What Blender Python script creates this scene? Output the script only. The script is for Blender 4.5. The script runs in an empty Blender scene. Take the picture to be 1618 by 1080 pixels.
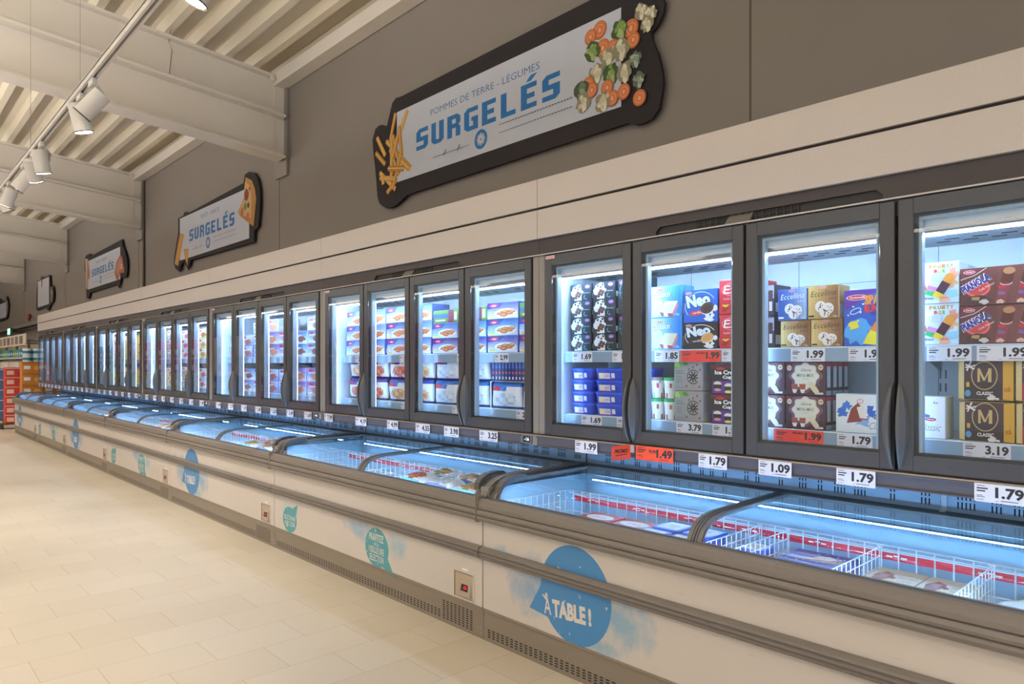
import bpy, math, random
from math import sin, cos, pi, radians as R
random.seed(7)
C = bpy.context.scene
COL = C.collection

# ------------------------------------------------------------------ camera, world, exposure
EYE = 1.43
TH = math.atan(1031/1110)
cam = bpy.data.cameras.new('camera'); co = bpy.data.objects.new('camera', cam); COL.objects.link(co)
co.location = (0, 0, EYE); co.rotation_euler = (pi/2, 0, -TH)
cam.sensor_width = 36; cam.lens = 1110/1618*36; cam.shift_y = 35/1618; cam.clip_start = .05; cam.clip_end = 200
C.camera = co
C.view_settings.view_transform = 'Standard'; C.view_settings.look = 'None'
C.view_settings.gamma = 1; C.view_settings.use_curve_mapping = False
C.view_settings.exposure = 0.0
w = bpy.data.worlds.new('shop_air'); C.world = w; w.use_nodes = True
w.node_tree.nodes['Background'].inputs[0].default_value = (.97, .99, 1, 1)
w.node_tree.nodes['Background'].inputs[1].default_value = .82
cy = C.cycles
cy.max_bounces = 7; cy.diffuse_bounces = 3; cy.glossy_bounces = 4; cy.transmission_bounces = 4
cy.transparent_max_bounces = 16; cy.caustics_reflective = False; cy.caustics_refractive = False
cy.sample_clamp_indirect = 6; cy.use_denoising = True; cy.use_light_tree = True
WARM = (1, .80, .58); COOL = (.50, .76, 1)

def area(name, loc, sx, sy, power, col, rot=(0, 0, 0), parent=None):
    l = bpy.data.lights.new(name, 'AREA'); l.shape = 'RECTANGLE'; l.size = sx; l.size_y = sy
    l.energy = power; l.color = col
    o = bpy.data.objects.new(name, l); COL.objects.link(o); o.location = loc; o.rotation_euler = rot
    if parent: o.parent = parent
    return o

# ------------------------------------------------------------------ materials
def lin(c):
    return tuple(((x+.055)/1.055)**2.4 if x > .04045 else x/12.92 for x in c)
MC = {}
def P(hexs, rough=.5, metal=0, emit=0, coat=0):
    k = (hexs, rough, metal, emit, coat)
    if k in MC: return MC[k]
    c = lin(tuple(int(hexs[i:i+2], 16)/255 for i in (0, 2, 4)))
    m = bpy.data.materials.new('paint_'+hexs); m.use_nodes = True
    b = m.node_tree.nodes['Principled BSDF']
    b.inputs['Base Color'].default_value = (*c, 1); b.inputs['Roughness'].default_value = rough
    b.inputs['Metallic'].default_value = metal
    if coat: b.inputs['Coat Weight'].default_value = coat; b.inputs['Coat Roughness'].default_value = .08
    if emit:
        b.inputs['Emission Color'].default_value = (*c, 1); b.inputs['Emission Strength'].default_value = emit
    m.diffuse_color = (*c, 1)
    MC[k] = m
    return m
def nt(name):
    m = bpy.data.materials.new(name); m.use_nodes = True
    t = m.node_tree
    return m, t, t.nodes['Principled BSDF'], (lambda ty, **kw: mk(t, ty, kw)), t.links.new
def mk(t, ty, kw):
    n = t.nodes.new(ty)
    for k, v in kw.items(): setattr(n, k, v)
    return n
def noisy(name, hexs, amt=.06, scale=8, rough=.5, bump=.0, metal=0, stretch=(1, 1, 1), rvar=0):
    m, t, b, N, L = nt(name)
    c = lin(tuple(int(hexs[i:i+2], 16)/255 for i in (0, 2, 4)))
    tc = N('ShaderNodeTexCoord'); mp = N('ShaderNodeMapping'); mp.inputs['Scale'].default_value = stretch
    no = N('ShaderNodeTexNoise'); no.inputs['Scale'].default_value = scale; no.inputs['Detail'].default_value = 5
    L(tc.outputs['Object'], mp.inputs['Vector']); L(mp.outputs[0], no.inputs['Vector'])
    mx = N('ShaderNodeMix', data_type='RGBA'); L(no.outputs['Fac'], mx.inputs['Factor'])
    mx.inputs[6].default_value = (*[max(0, x*(1-amt*2)) for x in c], 1); mx.inputs[7].default_value = (*[min(1, x*(1+amt*2)) for x in c], 1)
    L(mx.outputs[2], b.inputs['Base Color']); b.inputs['Roughness'].default_value = rough; b.inputs['Metallic'].default_value = metal
    if bump:
        bp = N('ShaderNodeBump'); bp.inputs['Strength'].default_value = bump; bp.inputs['Distance'].default_value = .01
        L(no.outputs['Fac'], bp.inputs['Height']); L(bp.outputs[0], b.inputs['Normal'])
    m.diffuse_color = (*c, 1)
    return m

def glass_mat(name, tint=(1, 1, 1), f0=.05, gain=.9, rough=.01):
    m = bpy.data.materials.new(name); m.use_nodes = True; t = m.node_tree; t.nodes.clear()
    N = lambda ty, **kw: mk(t, ty, kw); L = t.links.new
    o = N('ShaderNodeOutputMaterial'); mx = N('ShaderNodeMixShader'); tr = N('ShaderNodeBsdfTransparent'); gl = N('ShaderNodeBsdfGlossy')
    tr.inputs[0].default_value = (*tint, 1); gl.inputs['Roughness'].default_value = rough
    lw = N('ShaderNodeLayerWeight'); lw.inputs[0].default_value = .5
    pw = N('ShaderNodeMath', operation='POWER'); pw.inputs[1].default_value = 4.2; L(lw.outputs['Facing'], pw.inputs[0])
    ml = N('ShaderNodeMath', operation='MULTIPLY_ADD'); ml.inputs[1].default_value = gain; ml.inputs[2].default_value = f0; ml.use_clamp = True
    L(pw.outputs[0], ml.inputs[0]); L(ml.outputs[0], mx.inputs[0]); L(tr.outputs[0], mx.inputs[1]); L(gl.outputs[0], mx.inputs[2])
    L(mx.outputs[0], o.inputs[0]); m.diffuse_color = (.7, .8, .9, .3)
    return m

def floor_mat():
    m, t, b, N, L = nt('vinyl_tile')
    tc = N('ShaderNodeTexCoord'); mp = N('ShaderNodeMapping'); L(tc.outputs['Object'], mp.inputs[0])
    mp.inputs['Location'].default_value = (.08, -.155, 0)
    br = N('ShaderNodeTexBrick'); L(mp.outputs[0], br.inputs['Vector'])
    br.offset = .5; br.inputs['Scale'].default_value = 1; br.inputs['Brick Width'].default_value = .45; br.inputs['Row Height'].default_value = .3
    br.inputs['Mortar Size'].default_value = .0011; br.inputs['Mortar Smooth'].default_value = .3; br.inputs['Bias'].default_value = 0
    br.inputs['Color1'].default_value = (*lin((.80, .755, .685)), 1); br.inputs['Color2'].default_value = (*lin((.82, .78, .715)), 1)
    br.inputs['Mortar'].default_value = (*lin((.60, .52, .45)), 1)
    n1 = N('ShaderNodeTexNoise'); n1.inputs['Scale'].default_value = 70; n1.inputs['Detail'].default_value = 3; L(tc.outputs['Object'], n1.inputs['Vector'])
    cr = N('ShaderNodeValToRGB'); cr.color_ramp.elements[0].position = .66; cr.color_ramp.elements[1].position = .74
    L(n1.outputs['Fac'], cr.inputs[0])
    mx = N('ShaderNodeMix', data_type='RGBA', blend_type='MIX'); mu = N('ShaderNodeMath', operation='MULTIPLY'); mu.inputs[1].default_value = .45
    L(cr.outputs[0], mu.inputs[0]); L(mu.outputs[0], mx.inputs['Factor']); L(br.outputs['Color'], mx.inputs[6])
    mx.inputs[7].default_value = (*lin((.74, .61, .47)), 1)
    n2 = N('ShaderNodeTexNoise'); n2.inputs['Scale'].default_value = 1.3; n2.inputs['Detail'].default_value = 4; L(tc.outputs['Object'], n2.inputs['Vector'])
    mr = N('ShaderNodeMapRange'); mr.inputs['To Min'].default_value = .30; mr.inputs['To Max'].default_value = .5; L(n2.outputs['Fac'], mr.inputs[0])
    L(mr.outputs[0], b.inputs['Roughness']); L(mx.outputs[2], b.inputs['Base Color'])
    b.inputs['Specular IOR Level'].default_value = .35
    return m

def splash_mat(name, blobs, base='c9c1bb'):
    """chest front laminate: fine fibre flecks and pale watercolour clouds; blobs = [(y, z, ry, rz, hex)] in object space"""
    m, t, b, N, L = nt(name)
    c = lin(tuple(int(base[i:i+2], 16)/255 for i in (0, 2, 4)))
    tc = N('ShaderNodeTexCoord'); sp = N('ShaderNodeSeparateXYZ'); L(tc.outputs['Object'], sp.inputs[0])
    mp = N('ShaderNodeMapping'); mp.inputs['Scale'].default_value = (1, 9, 60); L(tc.outputs['Object'], mp.inputs[0])
    n0 = N('ShaderNodeTexNoise'); n0.inputs['Scale'].default_value = 1.6; n0.inputs['Detail'].default_value = 3; L(mp.outputs[0], n0.inputs['Vector'])
    cr = N('ShaderNodeValToRGB'); cr.color_ramp.elements[0].position = .68; cr.color_ramp.elements[1].position = .78; L(n0.outputs['Fac'], cr.inputs[0])
    f0 = N('ShaderNodeMath', operation='MULTIPLY'); f0.inputs[1].default_value = .3; L(cr.outputs[0], f0.inputs[0])
    mx = N('ShaderNodeMix', data_type='RGBA'); L(f0.outputs[0], mx.inputs['Factor'])
    mx.inputs[6].default_value = (*c, 1); mx.inputs[7].default_value = (*lin((.60, .54, .48)), 1)
    last = mx.outputs[2]
    n1 = N('ShaderNodeTexNoise'); n1.inputs['Scale'].default_value = 7; n1.inputs['Detail'].default_value = 8; n1.inputs['Roughness'].default_value = .68
    L(tc.outputs['Object'], n1.inputs['Vector'])
    for (y, z, ry, rz, hx) in blobs:
        def q(out, c0, r):
            a = N('ShaderNodeMath', operation='SUBTRACT'); a.inputs[1].default_value = c0; L(out, a.inputs[0])
            d = N('ShaderNodeMath', operation='DIVIDE'); d.inputs[1].default_value = r; L(a.outputs[0], d.inputs[0])
            e = N('ShaderNodeMath', operation='MULTIPLY'); L(d.outputs[0], e.inputs[0]); L(d.outputs[0], e.inputs[1]); return e.outputs[0]
        s = N('ShaderNodeMath', operation='ADD'); L(q(sp.outputs[1], y, ry), s.inputs[0]); L(q(sp.outputs[2], z, rz), s.inputs[1])
        mr = N('ShaderNodeMapRange'); mr.inputs['From Min'].default_value = 1.6; mr.inputs['From Max'].default_value = 0
        mr.inputs['To Min'].default_value = -.45; mr.inputs['To Max'].default_value = .25; L(s.outputs[0], mr.inputs[0])
        ad = N('ShaderNodeMath', operation='ADD'); L(mr.outputs[0], ad.inputs[0]); L(n1.outputs['Fac'], ad.inputs[1])
        m2 = N('ShaderNodeMapRange'); m2.inputs['From Min'].default_value = .47; m2.inputs['From Max'].default_value = .80; m2.inputs['To Max'].default_value = .7
        L(ad.outputs[0], m2.inputs[0])
        x = N('ShaderNodeMix', data_type='RGBA'); L(m2.outputs[0], x.inputs['Factor']); L(last, x.inputs[6])
        x.inputs[7].default_value = (*lin(tuple(int(hx[i:i+2], 16)/255 for i in (0, 2, 4))), 1); last = x.outputs[2]
    L(last, b.inputs['Base Color']); b.inputs['Roughness'].default_value = .42
    m.diffuse_color = (*c, 1)
    return m

def sheet_mat(name, hexs, worn=True):
    return noisy(name, hexs, .05, 3, .5)

def print_mat(name, hexs, worn='c9c1bb'):
    """worn print: the ink is chipped where a noise peaks"""
    m, t, b, N, L = nt(name)
    tc = N('ShaderNodeTexCoord'); n = N('ShaderNodeTexNoise'); n.inputs['Scale'].default_value = 22; n.inputs['Detail'].default_value = 6; L(tc.outputs['Object'], n.inputs['Vector'])
    cr = N('ShaderNodeValToRGB'); cr.color_ramp.elements[0].position = .655; cr.color_ramp.elements[1].position = .68; L(n.outputs['Fac'], cr.inputs[0])
    mx = N('ShaderNodeMix', data_type='RGBA'); L(cr.outputs[0], mx.inputs['Factor'])
    mx.inputs[6].default_value = (*lin(tuple(int(hexs[i:i+2], 16)/255 for i in (0, 2, 4))), 1)
    mx.inputs[7].default_value = (*lin(tuple(int(worn[i:i+2], 16)/255 for i in (0, 2, 4))), 1)
    L(mx.outputs[2], b.inputs['Base Color']); b.inputs['Roughness'].default_value = .45
    return m

M = dict(
    floor=floor_mat(), wall=noisy('wall_panel_paint', '857e78', .02, 2, .55), wall2=noisy('wall_cover_paint', '8b847e', .02, 2, .5),
    deck=noisy('steel_deck_paint', 'd0c5b0', .05, 1.4, .5, stretch=(1, .25, 1)), beam=noisy('beam_paint', 'dcd4ca', .03, 2, .45),
    canopy=noisy('canopy_laminate', 'c2bab6', .025, 90, .4), dark=P('4a4345', .5), fascia=P('3f393c', .5),
    groove=P('2e292a', .6), grey=noisy('grey_coated_metal', '8b8783', .02, 30, .35), frame=P('49494c', .2), gap=P('191817', .7),
    trim=P('b5aca4', .3, .6), rail=P('565259', .45), liner=P('dcebf5', .35), slot=P('1c2b36', .8), black=P('0c0c0d', .6),
    bumper=noisy('bumper_profile', '79726d', .03, 40, .4), kick=noisy('kick_sheet_metal', '8f857a', .03, 6, .38, metal=.35),
    header=P('85898e', .35), handle=P('5b5b5d', .38), wire=P('f2f6f8', .35), lidframe=P('6d6b69', .35), backsheet=noisy('slotted_back_sheet', 'a3bdd6', .02, 5, .4),
    chestin=P('b0cfe2', .45), pane=glass_mat('door_glass', (.93, .96, .98), .05, 1.15), lidglass=glass_mat('lid_glass', (.92, .96, .98), .07, .8),
    led=P('bcdcff', .5, 0, 240), ledpost=P('a8d2ff', .5, 0, 14), ledstrip=P('90caff', .5, 0, 110), ledfront=P('90caff', .5, 0, 85), lamp=P('fff1da', .4, 0, 30), white=P('efeeec', .4),
    red=P('d8232f', .45), tube=P('ffeed2', .4, 0, 9), lampbody=P('d9d6d4', .35), cable=P('6b6560', .5))

# ------------------------------------------------------------------ mesh builder
class MB:
    def __init__(s): s.V = []; s.F = []; s.I = []; s.M = []; s.S = []
    def mi(s, m):
        if m not in s.M: s.M.append(m)
        return s.M.index(m)
    def poly(s, pts, m, sm=False):
        b = len(s.V); s.V += [tuple(p) for p in pts]; s.F.append(tuple(range(b, b+len(pts)))); s.I.append(s.mi(m)); s.S.append(sm)
    def mesh(s, vs, fs, m, sm=False):
        b = len(s.V); s.V += [tuple(p) for p in vs]; i = s.mi(m)
        for f in fs: s.F.append(tuple(b+j for j in f)); s.I.append(i); s.S.append(sm)
    def box(s, x0, x1, y0, y1, z0, z1, m, c=0):
        if c <= 0:
            v = [(x, y, z) for x in (x0, x1) for y in (y0, y1) for z in (z0, z1)]
            s.mesh(v, [(0, 1, 3, 2), (4, 6, 7, 5), (0, 4, 5, 1), (2, 3, 7, 6), (0, 2, 6, 4), (1, 5, 7, 3)], m); return
        v = []; X = (x0, x1); Y = (y0, y1); Z = (z0, z1)
        for i in (0, 1):
            for j in (0, 1):
                for k in (0, 1):
                    sx, sy, sz = c*(1-2*i), c*(1-2*j), c*(1-2*k)
                    v += [(X[i], Y[j]+sy, Z[k]+sz), (X[i]+sx, Y[j], Z[k]+sz), (X[i]+sx, Y[j]+sy, Z[k])]
        n = lambda i, j, k, a: (i*4+j*2+k)*3+a
        f = []
        for i in (0, 1): f.append((n(i,0,0,0), n(i,1,0,0), n(i,1,1,0), n(i,0,1,0)))
        for j in (0, 1): f.append((n(0,j,0,1), n(1,j,0,1), n(1,j,1,1), n(0,j,1,1)))
        for k in (0, 1): f.append((n(0,0,k,2), n(1,0,k,2), n(1,1,k,2), n(0,1,k,2)))
        for i in (0, 1):
            for j in (0, 1): f.append((n(i,j,0,0), n(i,j,0,1), n(i,j,1,1), n(i,j,1,0)))
            for k in (0, 1): f.append((n(i,0,k,0), n(i,0,k,2), n(i,1,k,2), n(i,1,k,0)))
        for j in (0, 1):
            for k in (0, 1): f.append((n(0,j,k,1), n(0,j,k,2), n(1,j,k,2), n(1,j,k,1)))
        for i in (0, 1):
            for j in (0, 1):
                for k in (0, 1): f.append((n(i,j,k,0), n(i,j,k,1), n(i,j,k,2)))
        s.mesh(v, f, m)
    def prof(s, pts, y0, y1, m, closed=True, caps=True, sm=False):
        """(x,z) outline swept along y"""
        n = len(pts); v = [(x, y0, z) for x, z in pts]+[(x, y1, z) for x, z in pts]
        r = n if closed else n-1
        f = [(i, (i+1) % n, n+(i+1) % n, n+i) for i in range(r)]
        s.mesh(v, f, m, sm)
        if caps and closed: s.poly(v[:n], m); s.poly(v[n:][::-1], m)
    def rod(s, a, b, r, m, n=6, caps=True, r2=None):
        s.tube([a, b], r, m, n, caps, r2)
    def tube(s, P_, r, m, n=6, caps=True, r2=None):
        import mathutils
        V = mathutils.Vector; P_ = [V(p) for p in P_]; rings = []
        for i, p in enumerate(P_):
            d = (P_[min(i+1, len(P_)-1)]-P_[max(i-1, 0)]).normalized()
            u = d.cross(V((0, 0, 1)))
            if u.length < 1e-3: u = d.cross(V((0, 1, 0)))
            u.normalize(); w_ = d.cross(u)
            rr = r if r2 is None else r+(r2-r)*i/(len(P_)-1)
            rings.append([p+u*(rr*cos(2*pi*k/n))+w_*(rr*sin(2*pi*k/n)) for k in range(n)])
        v = [q for g in rings for q in g]; f = []
        for i in range(len(P_)-1):
            for k in range(n): f.append((i*n+k, i*n+(k+1) % n, (i+1)*n+(k+1) % n, (i+1)*n+k))
        s.mesh(v, f, m, n > 6)
        if caps: s.poly(rings[0][::-1], m); s.poly(rings[-1], m)
    def extr(s, pts, f3, t, m, mside=None):
        """2-D outline -> slab; f3(u,v,d) maps to space, thickness from d=0 to d=t"""
        n = len(pts); a = [f3(u, v, 0) for u, v in pts]; b = [f3(u, v, t) for u, v in pts]
        tris = tess(pts)
        s.mesh(b, tris, m); s.mesh(a, [x[::-1] for x in tris], m)
        s.mesh(a+b, [(i, (i+1) % n, n+(i+1) % n, n+i) for i in range(n)], mside or m)
    def data(s, name, org=(0, 0, 0)):
        me = bpy.data.meshes.new(name)
        me.from_pydata([(x-org[0], y-org[1], z-org[2]) for x, y, z in s.V], [], s.F)
        for m in s.M: me.materials.append(m)
        me.polygons.foreach_set('material_index', s.I); me.polygons.foreach_set('use_smooth', s.S)
        me.update(); return me
    def build(s, name, parent=None, org=(0, 0, 0)):
        o = bpy.data.objects.new(name, s.data(name, org)); COL.objects.link(o)
        if parent is not None: o.parent = parent
        elif any(org): o.location = org
        return o

def tess(pts):
    import mathutils
    v3 = [mathutils.Vector((u, v, 0)) for u, v in pts]
    return [tuple(t) for t in mathutils.geometry.tessellate_polygon([v3])]

TC = {}
def text_mesh(body, bold=0):
    k = (body, bold)
    if k in TC: return TC[k]
    cu = bpy.data.curves.new('lettering', 'FONT'); cu.body = body; cu.offset = bold; cu.resolution_u = 2
    ob = bpy.data.objects.new('lettering', cu); COL.objects.link(ob)
    bpy.context.view_layer.update()
    dg = bpy.context.evaluated_depsgraph_get()
    me = ob.evaluated_get(dg).to_mesh()
    vs = [(v.co.x, v.co.y) for v in me.vertices]; fs = [tuple(p.vertices) for p in me.polygons]
    ob.evaluated_get(dg).to_mesh_clear(); bpy.data.objects.remove(ob); bpy.data.curves.remove(cu)
    x0 = min(v[0] for v in vs); x1 = max(v[0] for v in vs); y0 = min(v[1] for v in vs); y1 = max(v[1] for v in vs)
    vs = [((x-x0)/(x1-x0), (y-y0)/(y1-y0)) for x, y in vs]
    TC[k] = (vs, fs); return TC[k]

BL = {  # squared block capitals on a 4 x 7 grid
 'S': [[(0,6),(1,7),(4,7),(4,5.6),(1.5,5.6),(1.5,4.2),(4,4.2),(4,1),(3,0),(0,0),(0,1.4),(2.5,1.4),(2.5,2.8),(0,2.8)]],
 'U': [[(0,7),(1.5,7),(1.5,1.4),(2.5,1.4),(2.5,7),(4,7),(4,1),(3,0),(1,0),(0,1)]],
 'R': [[(0,0),(0,7),(3,7),(4,6),(4,4.2),(3.4,3.5),(4,2.9),(4,0),(2.6,0),(2.6,2.8),(1.5,2.8),(1.5,0)], ],
 'G': [[(4,7),(1,7),(0,6),(0,1),(1,0),(4,0),(4,4),(2.1,4),(2.1,2.8),(2.6,2.8),(2.6,1.4),(1.5,1.4),(1.5,5.6),(4,5.6)]],
 'E': [[(0,0),(0,7),(3.8,7),(3.8,5.6),(1.5,5.6),(1.5,4.2),(3.3,4.2),(3.3,2.8),(1.5,2.8),(1.5,1.4),(3.8,1.4),(3.8,0)]],
 'L': [[(0,0),(0,7),(1.5,7),(1.5,1.4),(3.8,1.4),(3.8,0)]]}

class Cv:
    """flat printing on a face: origin, right and up vectors, outward normal"""
    def __init__(s, mb, O, U, V, N, step=.0002): s.mb = mb; s.O = O; s.U = U; s.V = V; s.N = N; s.st = step; s.l = 1; s.lim = None
    def p(s, u, v, l=None):
        d = s.st*(s.l if l is None else l)
        if s.lim: u = min(max(u, .001), s.lim[0]-.001); v = min(max(v, .001), s.lim[1]-.001)   # print stays on its face
        return tuple(s.O[i]+s.U[i]*u+s.V[i]*v+s.N[i]*d for i in range(3))
    def poly(s, pts, m):
        if len(pts) > 4:
            s.mb.mesh([s.p(*q) for q in pts], tess(pts), m)
        else: s.mb.poly([s.p(*q) for q in pts], m)
        s.l += .25
    def rect(s, u, v, w_, h, m): s.poly([(u, v), (u+w_, v), (u+w_, v+h), (u, v+h)], m)
    def fillr(s, u, v, w_, h, m, gap=.25):
        s.rect(u, v, w_, h, m)
    def ell(s, cx, cy, rx, ry, m, n=20, rot=0):
        c, q = cos(rot), sin(rot)
        s.mb.poly([s.p(cx+rx*cos(a)*c-ry*sin(a)*q, cy+rx*cos(a)*q+ry*sin(a)*c) for a in [2*pi*i/n for i in range(n)]], m); s.l += .25
    def ring(s, cx, cy, rx, ry, t, m, n=28, rot=0, a0=0, a1=2*pi):
        c, q = cos(rot), sin(rot); A = [a0+(a1-a0)*i/n for i in range(n+1)]
        f = lambda r1, r2, a: s.p(cx+r1*cos(a)*c-r2*sin(a)*q, cy+r1*cos(a)*q+r2*sin(a)*c)
        v = [f(rx, ry, a) for a in A]+[f(rx-t, ry-t, a) for a in A]
        s.mb.mesh(v, [(i, i+1, n+2+i, n+1+i) for i in range(n)], m); s.l += .25
    def blob(s, cx, cy, rx, ry, m, seed=0, n=16, j=.3):
        r = random.Random(seed*17+3); pts = []
        for i in range(n):
            a = 2*pi*i/n; k = 1+r.uniform(-j, j)
            pts.append((cx+rx*k*cos(a), cy+ry*k*sin(a)))
        s.poly(pts, m)
    def text(s, body, u, v, w_, h, m, rot=0, bold=0, shear=0, flip=False):
        vs, fs = text_mesh(body, bold); c, q = cos(rot), sin(rot); o = []
        for a, b in vs:
            x = a*w_+shear*b*h; y = b*h; o.append(s.p(u+x*c-y*q, v+x*q+y*c))
        s.mb.mesh(o, fs, m); s.l += .5
    def line(s, a, b, t, m):
        dx, dy = b[0]-a[0], b[1]-a[1]; n = math.hypot(dx, dy) or 1; ox, oy = -dy/n*t/2, dx/n*t/2
        s.poly([(a[0]+ox, a[1]+oy), (b[0]+ox, b[1]+oy), (b[0]-ox, b[1]-oy), (a[0]-ox, a[1]-oy)], m)
    def block(s, word, u, v, w_, h, m):
        n = len(word); cw = w_/(n*4+(n-1)*1.1)
        for i, ch in enumerate(word):
            k = 'E' if ch == 'É' else ch; x = u+i*5.1*cw; sy = h/7
            for pl in BL[k]: s.poly([(x+a*cw, v+b*sy) for a, b in pl], m)
            if k == 'R': pass
            if ch == 'É': s.poly([(x+1.2*cw, v+7.5*sy), (x+2.4*cw, v+9.1*sy), (x+4*cw, v+9.1*sy), (x+2.4*cw, v+7.5*sy)], m)

class QB(MB):
    O = (0, 0, 0)                # origin of the assembly whose parts are being built
    def build(s, name, parent): return MB.build(s, name, parent, QB.O)

# ------------------------------------------------------------------ naming helpers
def empty(name, loc):
    o = bpy.data.objects.new(name, None); COL.objects.link(o); o.location = loc; o.empty_display_size = .1; return o
def tag(o, label=None, cat=None, group=None, kind=None):
    for k, v in (('label', label), ('category', cat), ('group', group), ('kind', kind)):
        if v: o[k] = v
    return o
def struct(mb, name, label=None):
    o = mb.build(name); o['kind'] = 'structure'
    if label: o['label'] = label
    return o
def tree_copy(o, parent=None):
    c = o.copy(); COL.objects.link(c)
    if parent is not None: c.parent = parent
    for ch in o.children: tree_copy(ch, c)
    return c

L = 2.5; Y0 = .275; NM = 7; YE = Y0+L*NM
XW = 3.62                     # the sign wall
SL = .0865                    # roof pitch, rising away from that wall

# ------------------------------------------------------------------ room
def room():
    b = MB(); b.poly([(-12, -5, 0), (3.7, -5, 0), (3.7, 36, 0), (-12, 36, 0)], M['floor']); struct(b, 'floor', 'cream vinyl tile floor of the aisle')
    b = MB(); b.box(XW, XW+.15, -5, 36, 0, 4.9, M['wall'])
    g = P('5f574c', .7)
    for y in (1.955, 7.92, 13.6, 19.6, 25.4): b.box(XW-.002, XW, y-.006, y+.006, 2.3, 3.62 if y > 7 else 4.9, g)
    struct(b, 'wall_right', 'grey-beige panelled wall above the freezers')
    b = MB(); b.box(-12, 3.7, 36, 36.15, 0, 6.4, P('a89a84', .6)); struct(b, 'wall_far', 'beige wall at the far end of the shop')
    # trapezoid steel deck, ribs along the aisle
    b = MB(); p = .312; x = 3.62; pts = []
    z = lambda x_: 4.765+(3.6-x_)*SL
    while x > -9:
        for dx, dz in ((0, 0), (.055, .0), (.085, .095), (.265, .095), (.295, 0)):
            pts.append((x-dx, z(x-dx)+dz))
        x -= p
    b.prof(pts, -5, 36, M['deck'], closed=False)
    struct(b, 'ceiling', 'corrugated cream steel roof deck')
    b = MB(); b.prof([(-9, 6.3), (3.62, 5.1), (3.62, 5.16), (-9, 6.36)], -5, 36, P('777066', .7)); struct(b, 'ceiling')
    b = MB(); b.box(3.46, 3.61, -5, 36, 4.60, 4.625, M['beam']); b.box(3.46, 3.485, -5, 36, 4.625, 4.74, M['beam']); struct(b, 'trim_1', 'pale steel edge angle where roof deck meets wall')
    # portal beams
    for i, y in enumerate((1.75, 7.72, 13.35, 19.3, 25.2, 31)):
        b = MB(); zz = lambda x_, h: h+(3.55-x_)*SL
        def bar(h0, h1, y0, y1, xr=3.55):
            v = [(x_, yy, zz(x_, h)) for x_ in (-9, xr) for yy in (y0, y1) for h in (h0, h1)]
            b.mesh(v, [(0, 1, 3, 2), (4, 6, 7, 5), (0, 4, 5, 1), (2, 3, 7, 6), (0, 2, 6, 4), (1, 5, 7, 3)], M['beam'])
        bar(3.775, 3.80, y-.12, y+.12); bar(3.80, 4.235, y-.008, y+.008, 3.47); bar(4.235, 4.262, y-.13, y+.13)
        bar(4.262, 4.70, y+.02, y+.036); bar(4.67, 4.70, y-.06, y+.05, 3.40); bar(4.262, 4.29, y+.02, y+.1)
        b.rod((3.42, y-.07, 4.66), (3.42, y-.055, 4.66), .03, M['beam'], 10)
        if i == 1:
            b.tube([(2.35, y-.02, 4.88), (2.33, y-.03, 4.75), (2.36, y-.03, 4.66), (2.33, y-.03, 4.36)], .004, M['cable'], 5)
        struct(b, 'roof_beam', ('first', 'second', 'third', 'fourth', 'fifth', 'sixth')[i]+' pale steel roof beam crossing the aisle')
        if i == 0: continue
        b = MB(); b.box(3.585, XW, y-.06, y+.26, 3.6, 4.66, M['wall2'], .004)
        if i == 2: b.rod((3.60, y-.12, 2.3), (3.60, y-.12, 4.6), .02, P('57524b', .6), 10)
        b.box(3.47, 3.60, y+.0, y+.10, 3.80, 4.6, M['beam'])
        struct(b, 'column_cover', ('first', 'second', 'third', 'fourth', 'fifth', 'sixth')[i]+' boxed steel column against the wall')
    # cable tray along the wall beyond the freezers
    b = MB(); b.box(3.38, 3.6, YE+.1, 34, 2.44, 2.47, M['grey']); b.box(3.38, 3.39, YE+.1, 34, 2.44, 2.56, M['grey'])
    y = YE+.2
    while y < 34: b.box(3.385, 3.39, y, y+.1, 2.52, 2.56, P('5b5c50', .7)); y += .2
    o = b.build('cable_tray'); tag(o, 'galvanised cable tray running along the far wall above the shelves', 'cable tray')

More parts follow.
